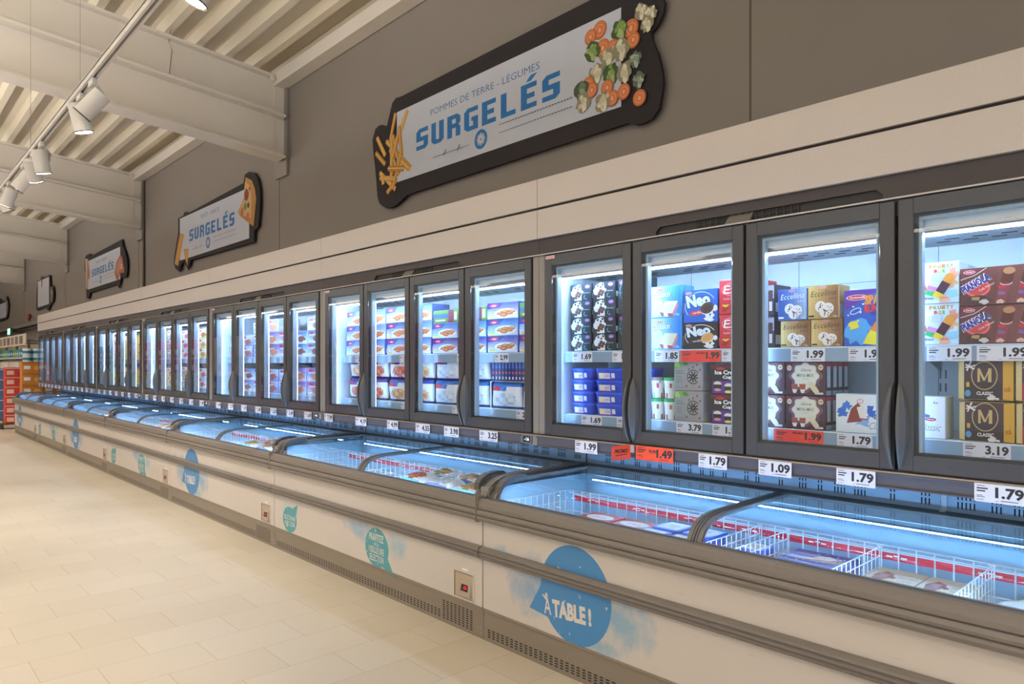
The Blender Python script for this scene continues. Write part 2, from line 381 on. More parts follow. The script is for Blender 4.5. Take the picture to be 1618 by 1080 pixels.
# ------------------------------------------------------------------ upright freezer (local y 0..2.5)
def door_parts(parent, y0, y1, hside, label=None, sticker=False):
    z0, z1 = 1.043, 2.028; b = QB(); F = M['frame']
    ya, yb = y0+.052, y1-.052; za, zb = z0+.06, z1-.058; xa, xb = 2.772, 2.806
    b.box(xa, xb, y0, ya, z0, z1, F, .003); b.box(xa, xb, yb, y1, z0, z1, F, .003)
    b.box(xa, xb, ya-.001, yb+.001, z0, za, F, .0015); b.box(xa, xb, ya-.001, yb+.001, zb, z1, F, .0015)
    s = P('30373d', .5); q = P('a9c3da', .35)                # dark spacer and pale seal inside the double pane
    for (p0, p1) in ((ya, ya+.009), (yb-.009, yb)): b.box(2.79, 2.812, p0, p1, za, zb, s)
    for (p0, p1) in ((ya+.009, ya+.02), (yb-.02, yb-.009)): b.box(2.80, 2.83, p0, p1, za, zb, q)
    b.box(2.79, 2.812, ya, yb, zb-.008, zb, s); b.box(2.80, 2.83, ya, yb, zb-.02, zb-.008, q); b.box(2.79, 2.812, ya, yb, za, za+.008, s)
    d = b.build('door', parent)
    g = QB(); g.poly([(2.776, ya, za), (2.776, yb, za), (2.776, yb, zb), (2.776, ya, zb)], M['pane']); g.build('glass_pane', d)
    h = QB(); n = 18; yc = y0+.004 if hside < 0 else y1-.004; sg = 1 if hside < 0 else -1; rings = []
    for i in range(n+1):
        t = i/n; z = 1.048+.315*t; q_ = sin(pi*t)
        wv = .007+.030*q_**.75; pr = .006+.040*q_**.8
        rings.append([(2.774, yc+sg*wv, z), (2.774-pr*.55, yc+sg*wv*.82, z), (2.774-pr, yc+sg*wv*.35, z), (2.774-pr*1.02, yc+sg*.003, z), (2.774-pr*.9, yc, z), (2.774, yc, z)])
    v = [p for r in rings for p in r]; f = []
    for i in range(n):
        for k in range(6): f.append((i*6+k, i*6+(k+1) % 6, (i+1)*6+(k+1) % 6, (i+1)*6+k))
    h.mesh(v, f, M['handle']); h.poly(rings[0], M['handle']); h.poly(rings[-1], M['handle'])
    h.build('handle', d)
    if sticker:
        k = QB(); k.box(2.7705, 2.772, y1-.075, y1-.008, z1-.021, z1-.006, M['white'])
        c = Cv(k, (2.7705, y1-.008, z1-.021), (0, -1, 0), (0, 0, 1), (-1, 0, 0))
        for i, (a, w_) in enumerate(((.004, .008), (.014, .006), (.022, .01), (.034, .007), (.043, .009), (.054, .008))): c.rect(a, .0035+.001*(i % 2), w_, .007, M['red'])
        k.build('sticker', d)

def upright():
    r = empty('upright_freezer', (2.78, Y0+L/2, .975)); O = (2.78, L/2, .975)
    QB.O = O; Q = QB
    b = Q(); W = M['liner']
    b.box(2.80, 3.56, 0, L, 1.975, 2.13, M['grey']); b.box(2.80, 3.56, 0, L, .975, 1.04, M['grey'])
    b.box(3.37, 3.56, 0, L, 1.04, 1.975, M['grey']); b.box(2.86, 3.37, 0, .02, 1.04, 1.975, M['grey']); b.box(2.86, 3.37, L-.02, L, 1.04, 1.975, M['grey'])
    b.build('housing', r)
    b = Q()
    b.box(3.33, 3.37, .02, L-.02, 1.04, 1.975, W); b.box(2.83, 3.33, .02, L-.02, 1.925, 1.975, W); b.box(2.83, 3.33, .02, L-.02, 1.04, 1.085, W)
    b.box(2.86, 3.33, .02, .05, 1.085, 1.925, W); b.box(2.86, 3.33, L-.05, L-.02, 1.085, 1.925, W)
    g = P('5d7690', .6)
    for i in range(4):
        y = .07+.6*i; b.box(3.3285, 3.33, y-.001, y+.001, 1.085, 1.925, g)
        for k in range(5):
            yy = y+.10+k*.095
            for (xx, o_) in ((3.15, 0), (3.21, .045), (3.08, .03)):
                b.box(xx, xx+.014, yy+o_, yy+o_+.05, 1.924, 1.925, M['slot'] if xx > 3.1 else P('9db4c8', .5))
    b.box(3.3285, 3.33, .05, L-.05, 1.80, 1.802, g)
    for i in range(5):                                        # perforated rails low on the back sheet
        y = .07+.6*i-.03 if i else .08
        for k in range(5): b.box(3.3285, 3.33, y, y+.006, 1.15+k*.055, 1.185+k*.055, g); b.box(3.3285, 3.33, y+.02, y+.026, 1.15+k*.055, 1.185+k*.055, g)
    b.build('inner_liner', r)
    b = Q(); b.box(2.845, 2.902, .05, L-.05, 1.907, 1.975, M['header']); b.build('header_cover', r)
    b = Q(); b.box(2.905, 2.909, .06, L-.06, 1.9035, 1.9065, M['led']); b.build('light_strip', r)
    for i in range(5):
        b = Q(); y = .05+.6*i; y = max(.062, min(L-.062, y)); b.box(2.835, 2.872, y-.014, y+.014, 1.085, 1.93, P('dcebf5', .4), .004)
        m_ = b.build('door_post', r)
        b = Q(); b.box(2.8722, 2.8742, y-.013, y+.013, 1.11, 1.905, M['ledpost']); b.build('light_bar', m_)
    b = Q(); b.box(2.95, 3.328, .055, L-.055, 1.490, 1.502, P('dfe8ee', .35), .002); b.box(2.936, 2.94, .055, L-.055, 1.441, 1.497, P('8fa2b3', .2)); b.box(2.94, 2.952, .055, L-.055, 1.49, 1.5, P('c9d5de', .3))
    for i in range(1, 4):
        y = .07+.6*i-.012; b.mesh([(3.328, y, 1.49), (3.0, y, 1.49), (3.328, y, 1.40), (3.328, y+.004, 1.49), (3.0, y+.004, 1.49), (3.328, y+.004, 1.40)], [(0, 1, 2), (3, 5, 4), (0, 3, 4, 1), (1, 4, 5, 2)], P('8f9fb0', .4))
    b.build('shelf', r)
    b = Q(); b.box(2.95, 3.325, .055, L-.055, 1.138, 1.150, P('dfe8ee', .35), .002); b.box(2.936, 2.94, .055, L-.055, 1.098, 1.146, P('93a6b6', .2)); b.box(2.955, 2.96, .055, L-.055, 1.085, 1.14, P('b9c6d0', .4))
    b.box(2.84, 2.955, .055, L-.055, 1.085, 1.093, P('cfd8dd', .3))
    y = .07
    while y < L-.08: b.box(2.9345, 2.936, y, y+.012, 1.092, 1.096, M['white']); y += .024
    b.build('base_rack', r)
    for s_, (ya, yb) in enumerate(((0, .047), (L-.047, L))):
        b = Q(); b.box(2.782, 2.86, ya+.001, yb-.001, 1.04, 2.033, M['grey'], .002); b.box(2.787, 2.84, yb if s_ == 0 else ya-.006, (yb+.006) if s_ == 0 else ya, 1.04, 2.03, M['gap']); b.build('side_pillar', r)
    for i in range(4):
        a, c = .05+.6*i+.006, .05+.6*(i+1)-.006
        hs = 1 if i in (0, 2) else -1
        door_parts(r, a, c, hs, sticker=(i == 3))
        if i: b = Q(); b.box(2.80, 2.835, .05+.6*i-.012, .05+.6*i+.012, 1.042, 2.03, M['gap']); b.build('door_gasket', r)
    b = Q()
    z0, z1, x0 = 2.040, 2.126, 2.786
    b.box(x0, 2.80, 0.001, .70, z0, z1, M['fascia']); b.box(x0, 2.80, 1.715, L-.001, z0, z1, M['fascia']); b.box(x0, 2.80, .70, 1.715, z0+.042, z1, M['fascia'])
    b.poly([(x0, .70, z0+.042), (x0, .725, z0+.042), (x0, .70, z0+.02)], M['fascia']); b.poly([(x0, 1.715, z0+.042), (x0, 1.69, z0+.042), (x0, 1.715, z0+.02)], M['fascia'])
    b.box(2.7995, 2.80, .70, 1.715, z0, z0+.042, P('333234', .6)); 
    b.build('fascia', r)
    b = Q(); b.box(2.797, 2.7995, 1.02, 1.5, z0+.003, z0+.040, M['black'])
    for k in range(16): b.box(2.794, 2.797, 1.02+k*.031, 1.025+k*.031, z0+.003, z0+.040, P('2a2a2c', .5))
    b.box(2.794, 2.797, 1.02, 1.5, z0+.02, z0+.023, P('2a2a2c', .5)); b.build('air_grille', r)
    b = Q(); b.mesh([(2.775, 1.23, z0), (2.775, 1.35, z0), (2.799, 1.33, z0+.044), (2.799, 1.22, z0+.044), (2.799, 1.23, z0), (2.799, 1.35, z0)], [(0, 1, 2, 3), (0, 3, 4), (1, 5, 2)], P('6e6966', .5)); b.build('bracket', r)
    b = Q(); b.box(2.768, 2.80, 0, L, 2.033, 2.040, M['trim'], .001); b.build('top_trim', r)
    b = Q(); b.box(2.764, 2.80, 0, L, 1.030, 1.037, M['trim'], .001); b.build('bottom_trim', r)
    b = Q(); b.box(2.768, 2.80, .13, L-.003, .975, 1.030, M['rail'], .002); b.box(2.760, 2.768, .13, L-.003, 1.022, 1.030, M['rail']); b.box(2.760, 2.768, .13, L-.003, .975, .980, M['rail'])
    b.build('price_rail', r)
    b = Q(); b.box(2.762, 2.80, .04, .128, .982, 1.030, P('6d6b6c', .4), .002); b.box(2.7605, 2.762, .05, .105, .990, 1.024, M['black'])
    o = b.build('temperature_display', r)
    t = Q(); c = Cv(t, (2.7605, .10, .99), (0, -1, 0), (0, 0, 1), (-1, 0, 0)); c.text('-16', .006, .009, .036, .018, P('dfe6ff', .4, 0, 3)); t.build('digits', o)
    b = Q(); b.box(2.768, 2.80, 0, .037, .975, 1.030, M['grey'], .002); b.build('rail_end', r)
    b = Q(); cm = M['canopy']
    b.box(2.768, 2.80, .0015, L-.0015, 2.302, 2.459, cm, .0015); b.box(2.768, 2.80, .0015, L-.0015, 2.128, 2.288, cm, .0015); b.box(2.785, 2.80, 0, L, 2.286, 2.304, M['groove'])
    b.box(2.80, 3.5, 0, L, 2.445, 2.458, cm); b.build('canopy_panel', r)
    return r

ORD = ('nearest', 'second', 'third', 'fourth', 'fifth', 'sixth', 'last')
def freezers():
    r = upright()
    for k in range(NM):
        o = r if k == 0 else tree_copy(r)
        o.location.y = Y0+L*(k+.5)
        where = ('with ice-cream cartons and deep blue tubs', 'with breaded fish and potato bags', 'with blue and purple cartons', 'with pale cartons and yellow bags',
                 'with yellow and red goods', 'with pale blue goods over yellow ones', 'beside the orange cartons at the end of the row')[k]
        tag(o, f'{ORD[k]} four-door glass upright freezer, {where}', 'freezer', 'four-door upright freezers above the chests')

# ------------------------------------------------------------------ chest freezer (local y 0..2.5)
DOME = [(2.387, .735), (2.398, .757), (2.418, .782), (2.447, .802), (2.49, .817), (2.56, .826), (2.80, .830), (3.14, .834)]
def off(pts, d):
    o = []
    for i, (x, z) in enumerate(pts):
        a = pts[max(i-1, 0)]; b = pts[min(i+1, len(pts)-1)]; dx, dz = b[0]-a[0], b[1]-a[1]; n = math.hypot(dx, dz)
        o.append((x-dz/n*d, z+dx/n*d))
    return o
def band(b, y0, y1, t0, t1, m, pts=DOME):
    A = off(pts, t0); B = off(pts, t1); b.prof(A+B[::-1], y0, y1, m)

def bubble(c, kind):
    """speech bubble print on the chest front; c runs along (-y, z), origin at the far top corner of the panel side"""
    if kind == 'table':
        ink = M['ink_blue']; cx, cz = 0, 0
        pts = []
        for i in range(56):
            a = 2*pi*i/56; pts.append((.214*cos(a), .2245*sin(a)))
        k = min(range(56), key=lambda i: math.hypot(pts[i][0]+.19, pts[i][1]+.06)); 
        pts2 = [p for p in pts if not (p[0] < 0 and -.135 < p[1] < -.02)]
        j = next(i for i, p in enumerate(pts2) if p[0] < 0 and p[1] < -.1)
        pts2.insert(j, (-.29, -.125)); c.poly(pts2, ink)
        W_ = M['ink_white']
        c.text('À', -.190, -.128, .046, .098, W_, bold=.008, rot=.05); c.text('TABLE', -.135, -.128, .205, .080, W_, bold=.05, rot=.06); c.text('!', .085, -.115, .018, .080, W_, bold=.05, rot=.05)
    elif kind == 'teal_big':
        pts = [(.135*cos(a), .122*sin(a)) for a in [2*pi*i/40 for i in range(40)]]
        pts = [p for p in pts if not (p[0] > .02 and p[1] < -.085)]
        j = max(range(len(pts)), key=lambda i: pts[i][0]*.3-pts[i][1] if pts[i][0] > .02 else -9)
        c.poly([(.135*cos(a), .122*sin(a)) for a in [2*pi*i/40 for i in range(40)]], M['ink_teal'])
        c.poly([(.06, -.105), (.125, -.045), (.205, -.148)], M['ink_teal'])
        W_ = M['ink_white']
        c.text('PROFITEZ', -.088, .038, .165, .046, W_, bold=.010); c.text('DE LA', -.03, .010, .055, .020, W_, bold=.008)
        c.text('MEILLEURE', -.092, -.038, .175, .040, W_, bold=.010); c.text('SELECTION', -.085, -.088, .165, .042, W_, bold=.010)
    else:
        c.poly([(.116*cos(a), .095*sin(a)) for a in [2*pi*i/40 for i in range(40)]], M['ink_teal'])
        c.poly([(.03, .085), (.10, .035), (.132, .128)], M['ink_teal'])
        c.text('SELECTIONNÉ', -.098, -.004, .192, .044, M['ink_white'], bold=.008); c.text('AVEC SOIN', -.086, -.048, .172, .036, M['ink_white'], bold=.008)

def chest(kind):
    O = (2.78, L/2, 0); QB.O = O; Q = QB; D = M['lidframe']
    r = empty('chest_freezer', (2.78, Y0+L/2, 0))
    b = Q(); b.box(2.37, 2.385, .004, L-.004, .166, .63, M['splash_'+kind], .001)
    c = lambda y, z: Cv(b, (2.37, y, z), (0, -1, 0), (0, 0, 1), (-1, 0, 0), .0003)
    if kind == 'table': bubble(c(1.862, .383), 'table')
    else: bubble(c(1.02, .283), 'teal_big'); bubble(c(2.232, .262), 'teal_small')
    b.build('front_panel', r)
    b = Q(); b.box(2.385, 2.44, 0, L, .02, .60, M['grey']); b.box(2.385, 3.19, 0, .03, .02, .79, M['grey']); b.box(2.385, 3.19, L-.03, L, .02, .79, M['grey']); b.box(3.155, 3.19, .03, L-.03, .02, .79, M['grey'])
    b.build('cabinet_shell', r)
    b = Q(); I = M['chestin']; b.box(2.44, 3.155, .03, L-.03, .47, .49, I); b.box(2.44, 2.455, .03, L-.03, .49, .695, I); b.box(3.135, 3.155, .03, L-.03, .49, .79, I); b.box(2.455, 3.135, .03, .04, .49, .79, I); b.box(2.455, 3.135, L-.04, L-.03, .49, .79, I)
    b.build('inner_tub', r)
    b = Q(); b.prof([(2.455, .700), (2.44, .714), (2.41, .726), (2.385, .735), (2.368, .739), (2.350, .738), (2.338, .727), (2.332, .706), (2.331, .689), (2.339, .687), (2.339, .684), (2.329, .682), (2.324, .668), (2.327, .657), (2.335, .653), (2.327, .649), (2.325, .640), (2.330, .627), (2.345, .620), (2.37, .620), (2.37, .685), (2.44, .695)], .003, L-.003, M['bumper'])
    b.build('top_bumper', r)
    b = Q(); b.prof([(2.37, .487), (2.352, .486), (2.340, .478), (2.338, .468), (2.345, .464), (2.345, .461), (2.336, .457), (2.336, .450), (2.345, .446), (2.345, .443), (2.338, .438), (2.342, .428), (2.354, .423), (2.37, .422)], .004, L-.004, M['bumper'])
    b.build('mid_bumper', r)
    for (ya, yb) in ((0, .012), (L-.012, L)):
        b = Q(); b.box(2.325, 2.375, ya+.003, yb-.001, .618, .752, P('7b736a', .45), .003); b.build('bumper_end', r)
    b = Q(); K = M['kick']; b.box(2.376, 2.40, .002, L-.002, 0, .160, K); b.box(2.366, 2.40, .002, L-.002, .156, .1655, K, .001)
    y = .10
    while y < L-.05:
        if y > .36:
            for z in (.022, .034, .046, .058): b.box(2.3755, 2.376, y, y+.020, z, z+.0055, M['black'])
        y += .034
    for i in range(8):
        for j in range(9): b.box(2.3755, 2.376, .09+i*.034, .11+i*.034, .022+j*.012, .0275+j*.012, M['black'])
    for (yy, z) in ((.02, .03), (.04, .03), (.02, .055), (.04, .055)): b.box(2.374, 2.376, yy-.004, yy+.004, z-.004, z+.004, M['trim'])
    b.build('kick_plate', r)
    # recessed thermometer
    b = Q(); wm = P('cfc4b8', .4); ya, yb, za, zb = .075, .235, .178, .315
    for q in ((ya-.006, ya, za-.006, zb+.006), (yb, yb+.006, za-.006, zb+.006), (ya, yb, zb, zb+.006), (ya, yb, za-.006, za)): b.box(2.366, 2.37, *q, wm)
    b.box(2.3692, 2.3697, ya, yb, za, zb, P('b3a18e', .6)); b.box(2.3685, 2.3693, ya, yb, zb-.006, zb, P('6d5d4d', .7)); b.box(2.3685, 2.3693, yb-.006, yb, za, zb, P('6d5d4d', .7))
    b.mesh([(2.369, .085, .19), (2.369, .195, .19), (2.369, .185, .268), (2.369, .095, .268), (2.354, .09, .195), (2.354, .19, .195), (2.364, .18, .262), (2.364, .10, .262)], [(4, 5, 6, 7), (0, 1, 5, 4), (1, 2, 6, 5), (2, 3, 7, 6), (3, 0, 4, 7)], P('a89c8f', .4))
    for k in range(4):
        for j in range(2): b.box(2.3695, 2.3702, .07+k*.042, .10+k*.042, .171-.0+j*.0-.002*j, .1725+j*.0, P('9b8f84', .6))
    b.box(2.3690, 2.370, .12, .17, .328, .338, M['white'])
    t = b.build('thermometer', r)
    b = Q(); b.mesh([(2.3565, .108, .222), (2.3565, .168, .222), (2.3625, .164, .256), (2.3625, .112, .256)], [(0, 1, 2, 3)], M['black'])
    c = Cv(b, (2.3562, .166, .226), (0, -1, 0), (.17, 0, 1), (-1, 0, .17)); c.text('-20', .012, .006, .036, .018, P('ff2b2b', .4, 0, 1.0)); b.build('red_digits', t)
    # rims and lids
    b = Q(); b.box(3.10, 3.19, 0, L, .79, .838, D, .004); b.box(3.13, 3.188, 0, L, .838, .842, P('4b4a4a', .5)); b.build('back_rim', r)
    b = Q(); b.box(3.100, 3.104, .12, L-.12, .763, .766, M['ledstrip']); b.box(3.104, 3.135, .10, L-.10, .761, .768, P('7f98aa', .5)); b.build('light_strip', r)
    b = Q(); b.box(2.456, 2.460, .10, L-.10, .675, .690, M['ledfront']); b.build('front_light_strip', r)
    for ya, yb in ((.0, .022), (L-.022, L)):
        b = Q(); band(b, ya+.001, yb-.001, -.02, .018, M['bumper']); b.build('end_cap', r)
    for ya, yb in ((.023, .055), (L-.055, L-.023)):
        b = Q(); band(b, ya, yb, -.022, .006, P('3f3f40', .4)); b.build('end_seal', r)
    for j in (0, 1):
        ya, yb = (.056, L/2-.004) if j == 0 else (L/2+.004, L-.056)
        b = Q(); fr = .028
        for (p, q) in ((ya, ya+fr), (yb-fr, yb)): band(b, p, q, -.010, .005, D)
        band(b, ya+.006, ya+.010, .005, .0065, P('3c3b3b', .5)); band(b, yb-.010, yb-.006, .005, .0065, P('3c3b3b', .5))
        b.box(3.10, 3.14, ya, yb, .825, .840, D); b.box(2.383, 2.396, ya, yb, .733, .741, D)
        l_ = b.build('lid', r)
        b = Q(); n = len(DOME); v = [(x, ya+fr, z) for x, z in DOME]+[(x, yb-fr, z) for x, z in DOME]; b.mesh(v, [(i, i+1, n+i+1, n+i) for i in range(n-1)], M['lidglass'], True)
        b.build('lid_glass', l_)
        b = Q(); hy = (ya+.012, ya+.05) if j == 0 else (yb-.05, yb-.012)
        arc = [(2.399, .762), (2.402, .800), (2.425, .826), (2.47, .845), (2.53, .852), (2.58, .848), (2.60, .834)]; arc2 = [(2.415, .785), (2.43, .806), (2.46, .822), (2.52, .834), (2.57, .834)]
        b.prof(arc+arc2[::-1], *hy, P('5c5a59', .35)); b.build('lid_handle', l_)
    # wire basket with red strip
    wr = M['wire']
    b = Q(); xb = 2.965; y = .075
    for z in (.716, .700, .60, .50): b.rod((xb, .06, z), (xb, L-.06, z), .0022, wr, 5)
    while y < L-.06:
        b.tube([(xb, y, .716), (xb, y, .50)], .003, wr, 4); y += .063
    for z in (.716, .66, .60): b.rod((xb, L-.065, z), (2.46, L-.065, z), .0022, wr, 5); b.rod((xb, .065, z), (2.46, .065, z), .0022, wr, 5)
    x = 2.48
    while x < xb: b.rod((x, L-.065, .716), (x, L-.065, .50), .0016, wr, 4); x += .045
    b.build('wire_basket', r)
    b = Q(); b.box(xb+.004, xb+.007, .16, L-.10, .660, .690, M['red']); b.box(xb+.003, xb+.007, .16, L-.10, .690, .6925, M['white'])
    c = Cv(b, (xb+.004, L-.10, .66), (0, -1, 0), (0, 0, 1), (-1, 0, 0)); u = .10
    while u < 2.1:
        for k in range(3): c.rect(u+k*.026, .012+.004*(k % 2), .022, .006, M['white'])
        u += .31
    b.build('ticket_strip', r)
    for y in PART[kind]:
        b = Q()
        for z in (.708, .672, .63): b.rod((2.46, y, z), (2.955, y, z), .0024, wr, 5); 
        x = 2.47
        while x < 2.955: b.rod((x, y, .708), (x, y, .50), .002, wr, 4); x += .04
        for x in (2.47, 2.955): b.rod((x, y-.012, .712), (x, y+.012, .712), .003, wr, 5)
        b.build('divider', r)
    b = Q(); S = M['backsheet']; b.box(3.19, 3.21, .001, L-.001, .60, .972, S)
    b.box(3.187, 3.19, .001, .006, .84, .972, M['gap']); b.box(3.185, 3.19, .60, .62, .845, .972, P('c9d8e4', .4)); b.box(3.16, 3.19, .60, .62, .842, .846, P('c9d8e4', .4))
    rr = random.Random(5); y = .05
    while y < L-.10:
        n = rr.choice((2, 2, 3, 3, 4, 5))
        for k in range(n):
            for z in (.858, .893, .928): b.box(3.1892, 3.19, y+k*.014, y+k*.014+.0055, z, z+.027, M['black'])
        y += n*.014+rr.choice((.03, .045, .07, .09))
    b.build('slotted_back_sheet', r)
    return r

PART = {'table': (1.275, 1.145, .77, .395), 'teal': (1.39, 1.04, .20)}
def chests():
    M['ink_blue'] = print_mat('blue_print', '4585bd'); M['ink_teal'] = print_mat('teal_print', '4a97a3'); M['ink_white'] = P('d6cfc8', .5)
    O = 1.25
    M['splash_table'] = splash_mat('laminate_blue_cloud', [(1.862-O-.28, .33, .20, .20, '5f9cc0'), (1.862-O+.28, .37, .22, .22, '5f93ba'), (1.862-O-.12, .19, .22, .06, '6ea3c4'), (2.35-O, .47, .09, .08, '6ea3c4')])
    M['splash_teal'] = splash_mat('laminate_teal_cloud', [(1.02-O+.2, .37, .26, .11, '6a9fc0'), (1.02-O-.22, .33, .16, .11, '7fb0c4'), (2.232-O, .33, .2, .09, '8fb9bf')])
    A = chest('table'); B = chest('teal')
    for k in range(NM):
        src = A if k % 2 == 0 else B
        o = src if k < 2 else tree_copy(src)
        o.location.y = Y0+L*(k+.5)
        lab = (f'{ORD[k]} glass-lidded chest freezer with a blue À TABLE! bubble on its front' if k % 2 == 0 else f'{ORD[k]} glass-lidded chest freezer with two teal speech bubbles on its front')
        if k == 6: lab = 'last glass-lidded chest freezer with blue bubble, beside the orange carton stack'
        tag(o, lab, 'freezer', 'chest freezers along the aisle')

# ------------------------------------------------------------------ signs on the wall
def sign(outline, panel, label, words, deco, thick=.02):
    xs = 3.575; ys = [p[0] for p in outline]; yc = (min(ys)+max(ys))/2; zc = 3.35
    QB.O = (xs, yc, zc); r = empty('wall_sign', (xs, yc, zc))
    b = QB(); b.extr(outline, lambda y, z, d: (xs+thick-d, y, z), thick, P('241f24', .75), P('1b171b', .75))
    for (yy, zz) in ((panel[0]+.0-.3, 3.5), (panel[1]+.3, 3.5)): b.rod((xs+thick, yy, zz), (XW, yy, zz), .012, M['grey'], 8)
    b.build('backing_board', r)
    b = QB(); y1, y0, z0, z1 = panel; b.box(xs-.004, xs, y0, y1, z0, z1, noisy('sign_print_paper', 'c3c9d8', .035, 3, .5))
    c = Cv(b, (xs-.004, y1, z0), (0, -1, 0), (0, 0, 1), (-1, 0, 0)); W_ = y1-y0; H_ = z1-z0
    ink = P('0f70b8', .5)
    if words:
        c.block('SURGELÉS', words[1], words[2], words[3], words[4], ink)
        cw = words[3]/(8*4+7*1.1); c.rect(words[1]+2*5.1*cw+1.5*cw, words[2]+words[4]*4.2/7, 1.1*cw, words[4]*1.4/7, P('c3c9d8', .5))
        c.text(words[0], words[5], words[6], words[7], words[8], P('3f73a6', .5), bold=-.004)
        fx, fz, fr = words[9]; c.ell(fx, fz, fr, fr, ink, 28)
        wp = P('c6c9d0', .5)
        for k in range(8):
            a = k*pi/4; c.line((fx+fr*.10*cos(a), fz+fr*.10*sin(a)), (fx+fr*.66*cos(a), fz+fr*.66*sin(a)), fr*.30, wp); c.line((fx+fr*.45*cos(a), fz+fr*.45*sin(a)), (fx+fr*.68*cos(a), fz+fr*.68*sin(a)), fr*.07, ink)
        dk = P('3c587c', .5); u = fx+.22
        while u < W_-.42:
            for zz in (.170, .108): c.rect(u, zz, .018, .007, dk)
            u += .029
        u = fx-.62
        while u < fx-.14:
            c.rect(u, .10, .014, .007, dk); u += .027
        for u in (fx-.48, fx-.30): c.poly([(u, .09), (u+.03, .135), (u+.042, .135), (u+.012, .09)], dk)
    b.build('printed_panel', r)
    for dc in deco:
        b = QB(); c = Cv(b, (xs-.004, 0, 0), (0, 1, 0), (0, 0, 1), (-1, 0, 0)); c.l = 4; dc(c); b.build('food_picture', r)
    tag(r, label, 'sign', 'frozen food signs on the wall')

def deco_main(c):
    Fr = [((5.4,3.71),(5.49,3.47)),((5.21,3.69),(5.40,3.41)),((5.34,3.58),(5.3,3.30)),((5.71,3.56),(5.57,3.36)),((5.73,3.42),(5.57,3.28)),((5.55,3.49),(5.16,3.16)),((5.4,3.45),(5.45,3.16)),((5.66,3.22),(5.4,3.02)),((5.54,3.01),(5.38,3.10)),((5.35,3.29),(5.18,3.16)),((5.49,3.4),(5.34,3.14)),((5.66,3.17),(5.42,3.12)),((5.32,3.3),(5.45,3.03)),((5.46,3.5),(5.47,3.12)),((5.52,3.23),(5.26,3.18)),((5.62,3.19),(5.60,3.10)),((5.44,3.52),(5.37,3.30)),((5.36,3.50),(5.46,3.30))]
    A = [P(h, .5) for h in ('c2852c', 'd39a3a', 'b57a26', 'd8a648')]
    for i, (a, b_) in enumerate(Fr):
        c.line(a, b_, .05, P('8f5d1c', .6)); c.line(a, b_, .042, A[i % 4]); c.line((a[0]+.008, a[1]+.004), (b_[0]+.008, b_[1]+.004), .012, P('e2b968', .5))
def deco_veg(c):
    V = [('c',2.996,3.628),('c',3.075,3.608),('c',2.97,3.50),('b',3.058,3.507),('c',2.738,3.548),('c',2.722,3.469),('b',2.827,3.569),('c',2.885,3.477),('w',2.819,3.442),('w',2.928,3.425),('b',2.902,3.31),('g',2.706,3.341),('w',3.022,3.347),('w',2.79,3.287),('c',3.093,3.286),('c',3.06,3.25),('d',3.151,3.275),('c',2.928,3.228),('w',3.138,3.189),('c',2.885,3.147),('w',2.962,3.144),('c',2.791,3.163),('g',2.675,3.204),('c',2.667,3.089),('w',2.659,3.626),('w',2.585,3.585),('w',2.61,3.53)]
    pal = dict(b=('3f5a2c', '7c9a4f', 'a3b678'), d=('39503a', '64785a', '8f9f83'), g=('5c6d5f', '8a9a86', 'b4bdb0'), w=('8f8a6e', 'c9c3a8', 'e0dcc8'))
    for i, (k, y, z) in enumerate(V):
        if k == 'c':
            r = .052 if i % 2 else .060
            c.ell(y, z, r, r*1.02, P('9c4a26', .6)); c.ell(y+.003, z+.003, r*.92, r*.94, P('cf7440', .5)); c.ring(y, z, r*.62, r*.64, .006, P('e09a6c', .5)); c.blob(y, z, r*.22, r*.25, P('e6ad84', .5), i)
        else:
            p = pal[k]; s = .85 if y < 2.72 else 1.15
            c.blob(y, z, .055*s, .058*s, P(p[0], .6), i, 18, .2); c.blob(y-.01, z-.02, .02*s, .045*s, P(p[2], .6), i+3, 10, .2)
            rr = random.Random(i)
            for q in range(9):
                a = rr.uniform(0, 2*pi); d = rr.uniform(0, .038)*s; c.blob(y+d*cos(a), z+d*sin(a)+.008, .015*s, .015*s, P(p[1 + (q % 3 == 0)], .6), q+i, 9, .2)
def deco_pizza(c):
    pz = [(8.79,3.79),(8.59,3.71),(8.5,3.59),(8.46,3.46),(8.54,3.13),(8.95,3.32),(9.03,3.39),(8.88,3.5),(8.8,3.62)]
    c.poly(pz, P('b8843e', .6)); c.poly([(8.80,3.74),(8.66,3.66),(8.60,3.5),(8.62,3.25),(8.95,3.34),(9.0,3.39),(8.86,3.5)], P('c9a878', .6))
    for (y, z, r, h) in ((8.76,3.56,.07,'8a3a2a'),(8.80,3.42,.05,'7a8a4a'),(8.70,3.42,.035,'3c3a2c'),(8.90,3.37,.05,'b8604a'),(8.72,3.28,.05,'c0705a'),(8.66,3.62,.03,'a8542e')): c.blob(y, z, r, r, P(h, .6), int(y*100), 14, .15)
def deco_stick(i): return lambda c: _stick(c, i)
def _stick(c, i):
    for pts in (([(11.27,3.42),(11.08,3.38),(11.34,2.93),(11.52,2.98)], [(11.1,3.16),(10.89,3.14),(10.92,2.89),(11.03,3.0)])[i],):
        c.poly(pts, P('c08a34', .55)); c.line(((pts[0][0]+pts[1][0])/2, (pts[0][1]+pts[1][1])/2-.02), ((pts[2][0]+pts[3][0])/2, (pts[2][1]+pts[3][1])/2+.03), .03, P('d6a850', .55))
def deco_meat(c):
    c.poly([(14.6,3.48),(14.47,3.42),(14.32,3.18),(14.36,3.11),(14.62,3.14),(14.71,3.01),(14.89,3.04),(15.01,3.17),(14.89,3.35)], P('a8604c', .55))
    c.poly([(14.62,3.43),(14.52,3.38),(14.44,3.2),(14.62,3.2),(14.8,3.12),(14.9,3.2),(14.8,3.33)], P('bf7f68', .55)); c.blob(14.52, 3.24, .06, .05, P('d6a892', .5), 2)
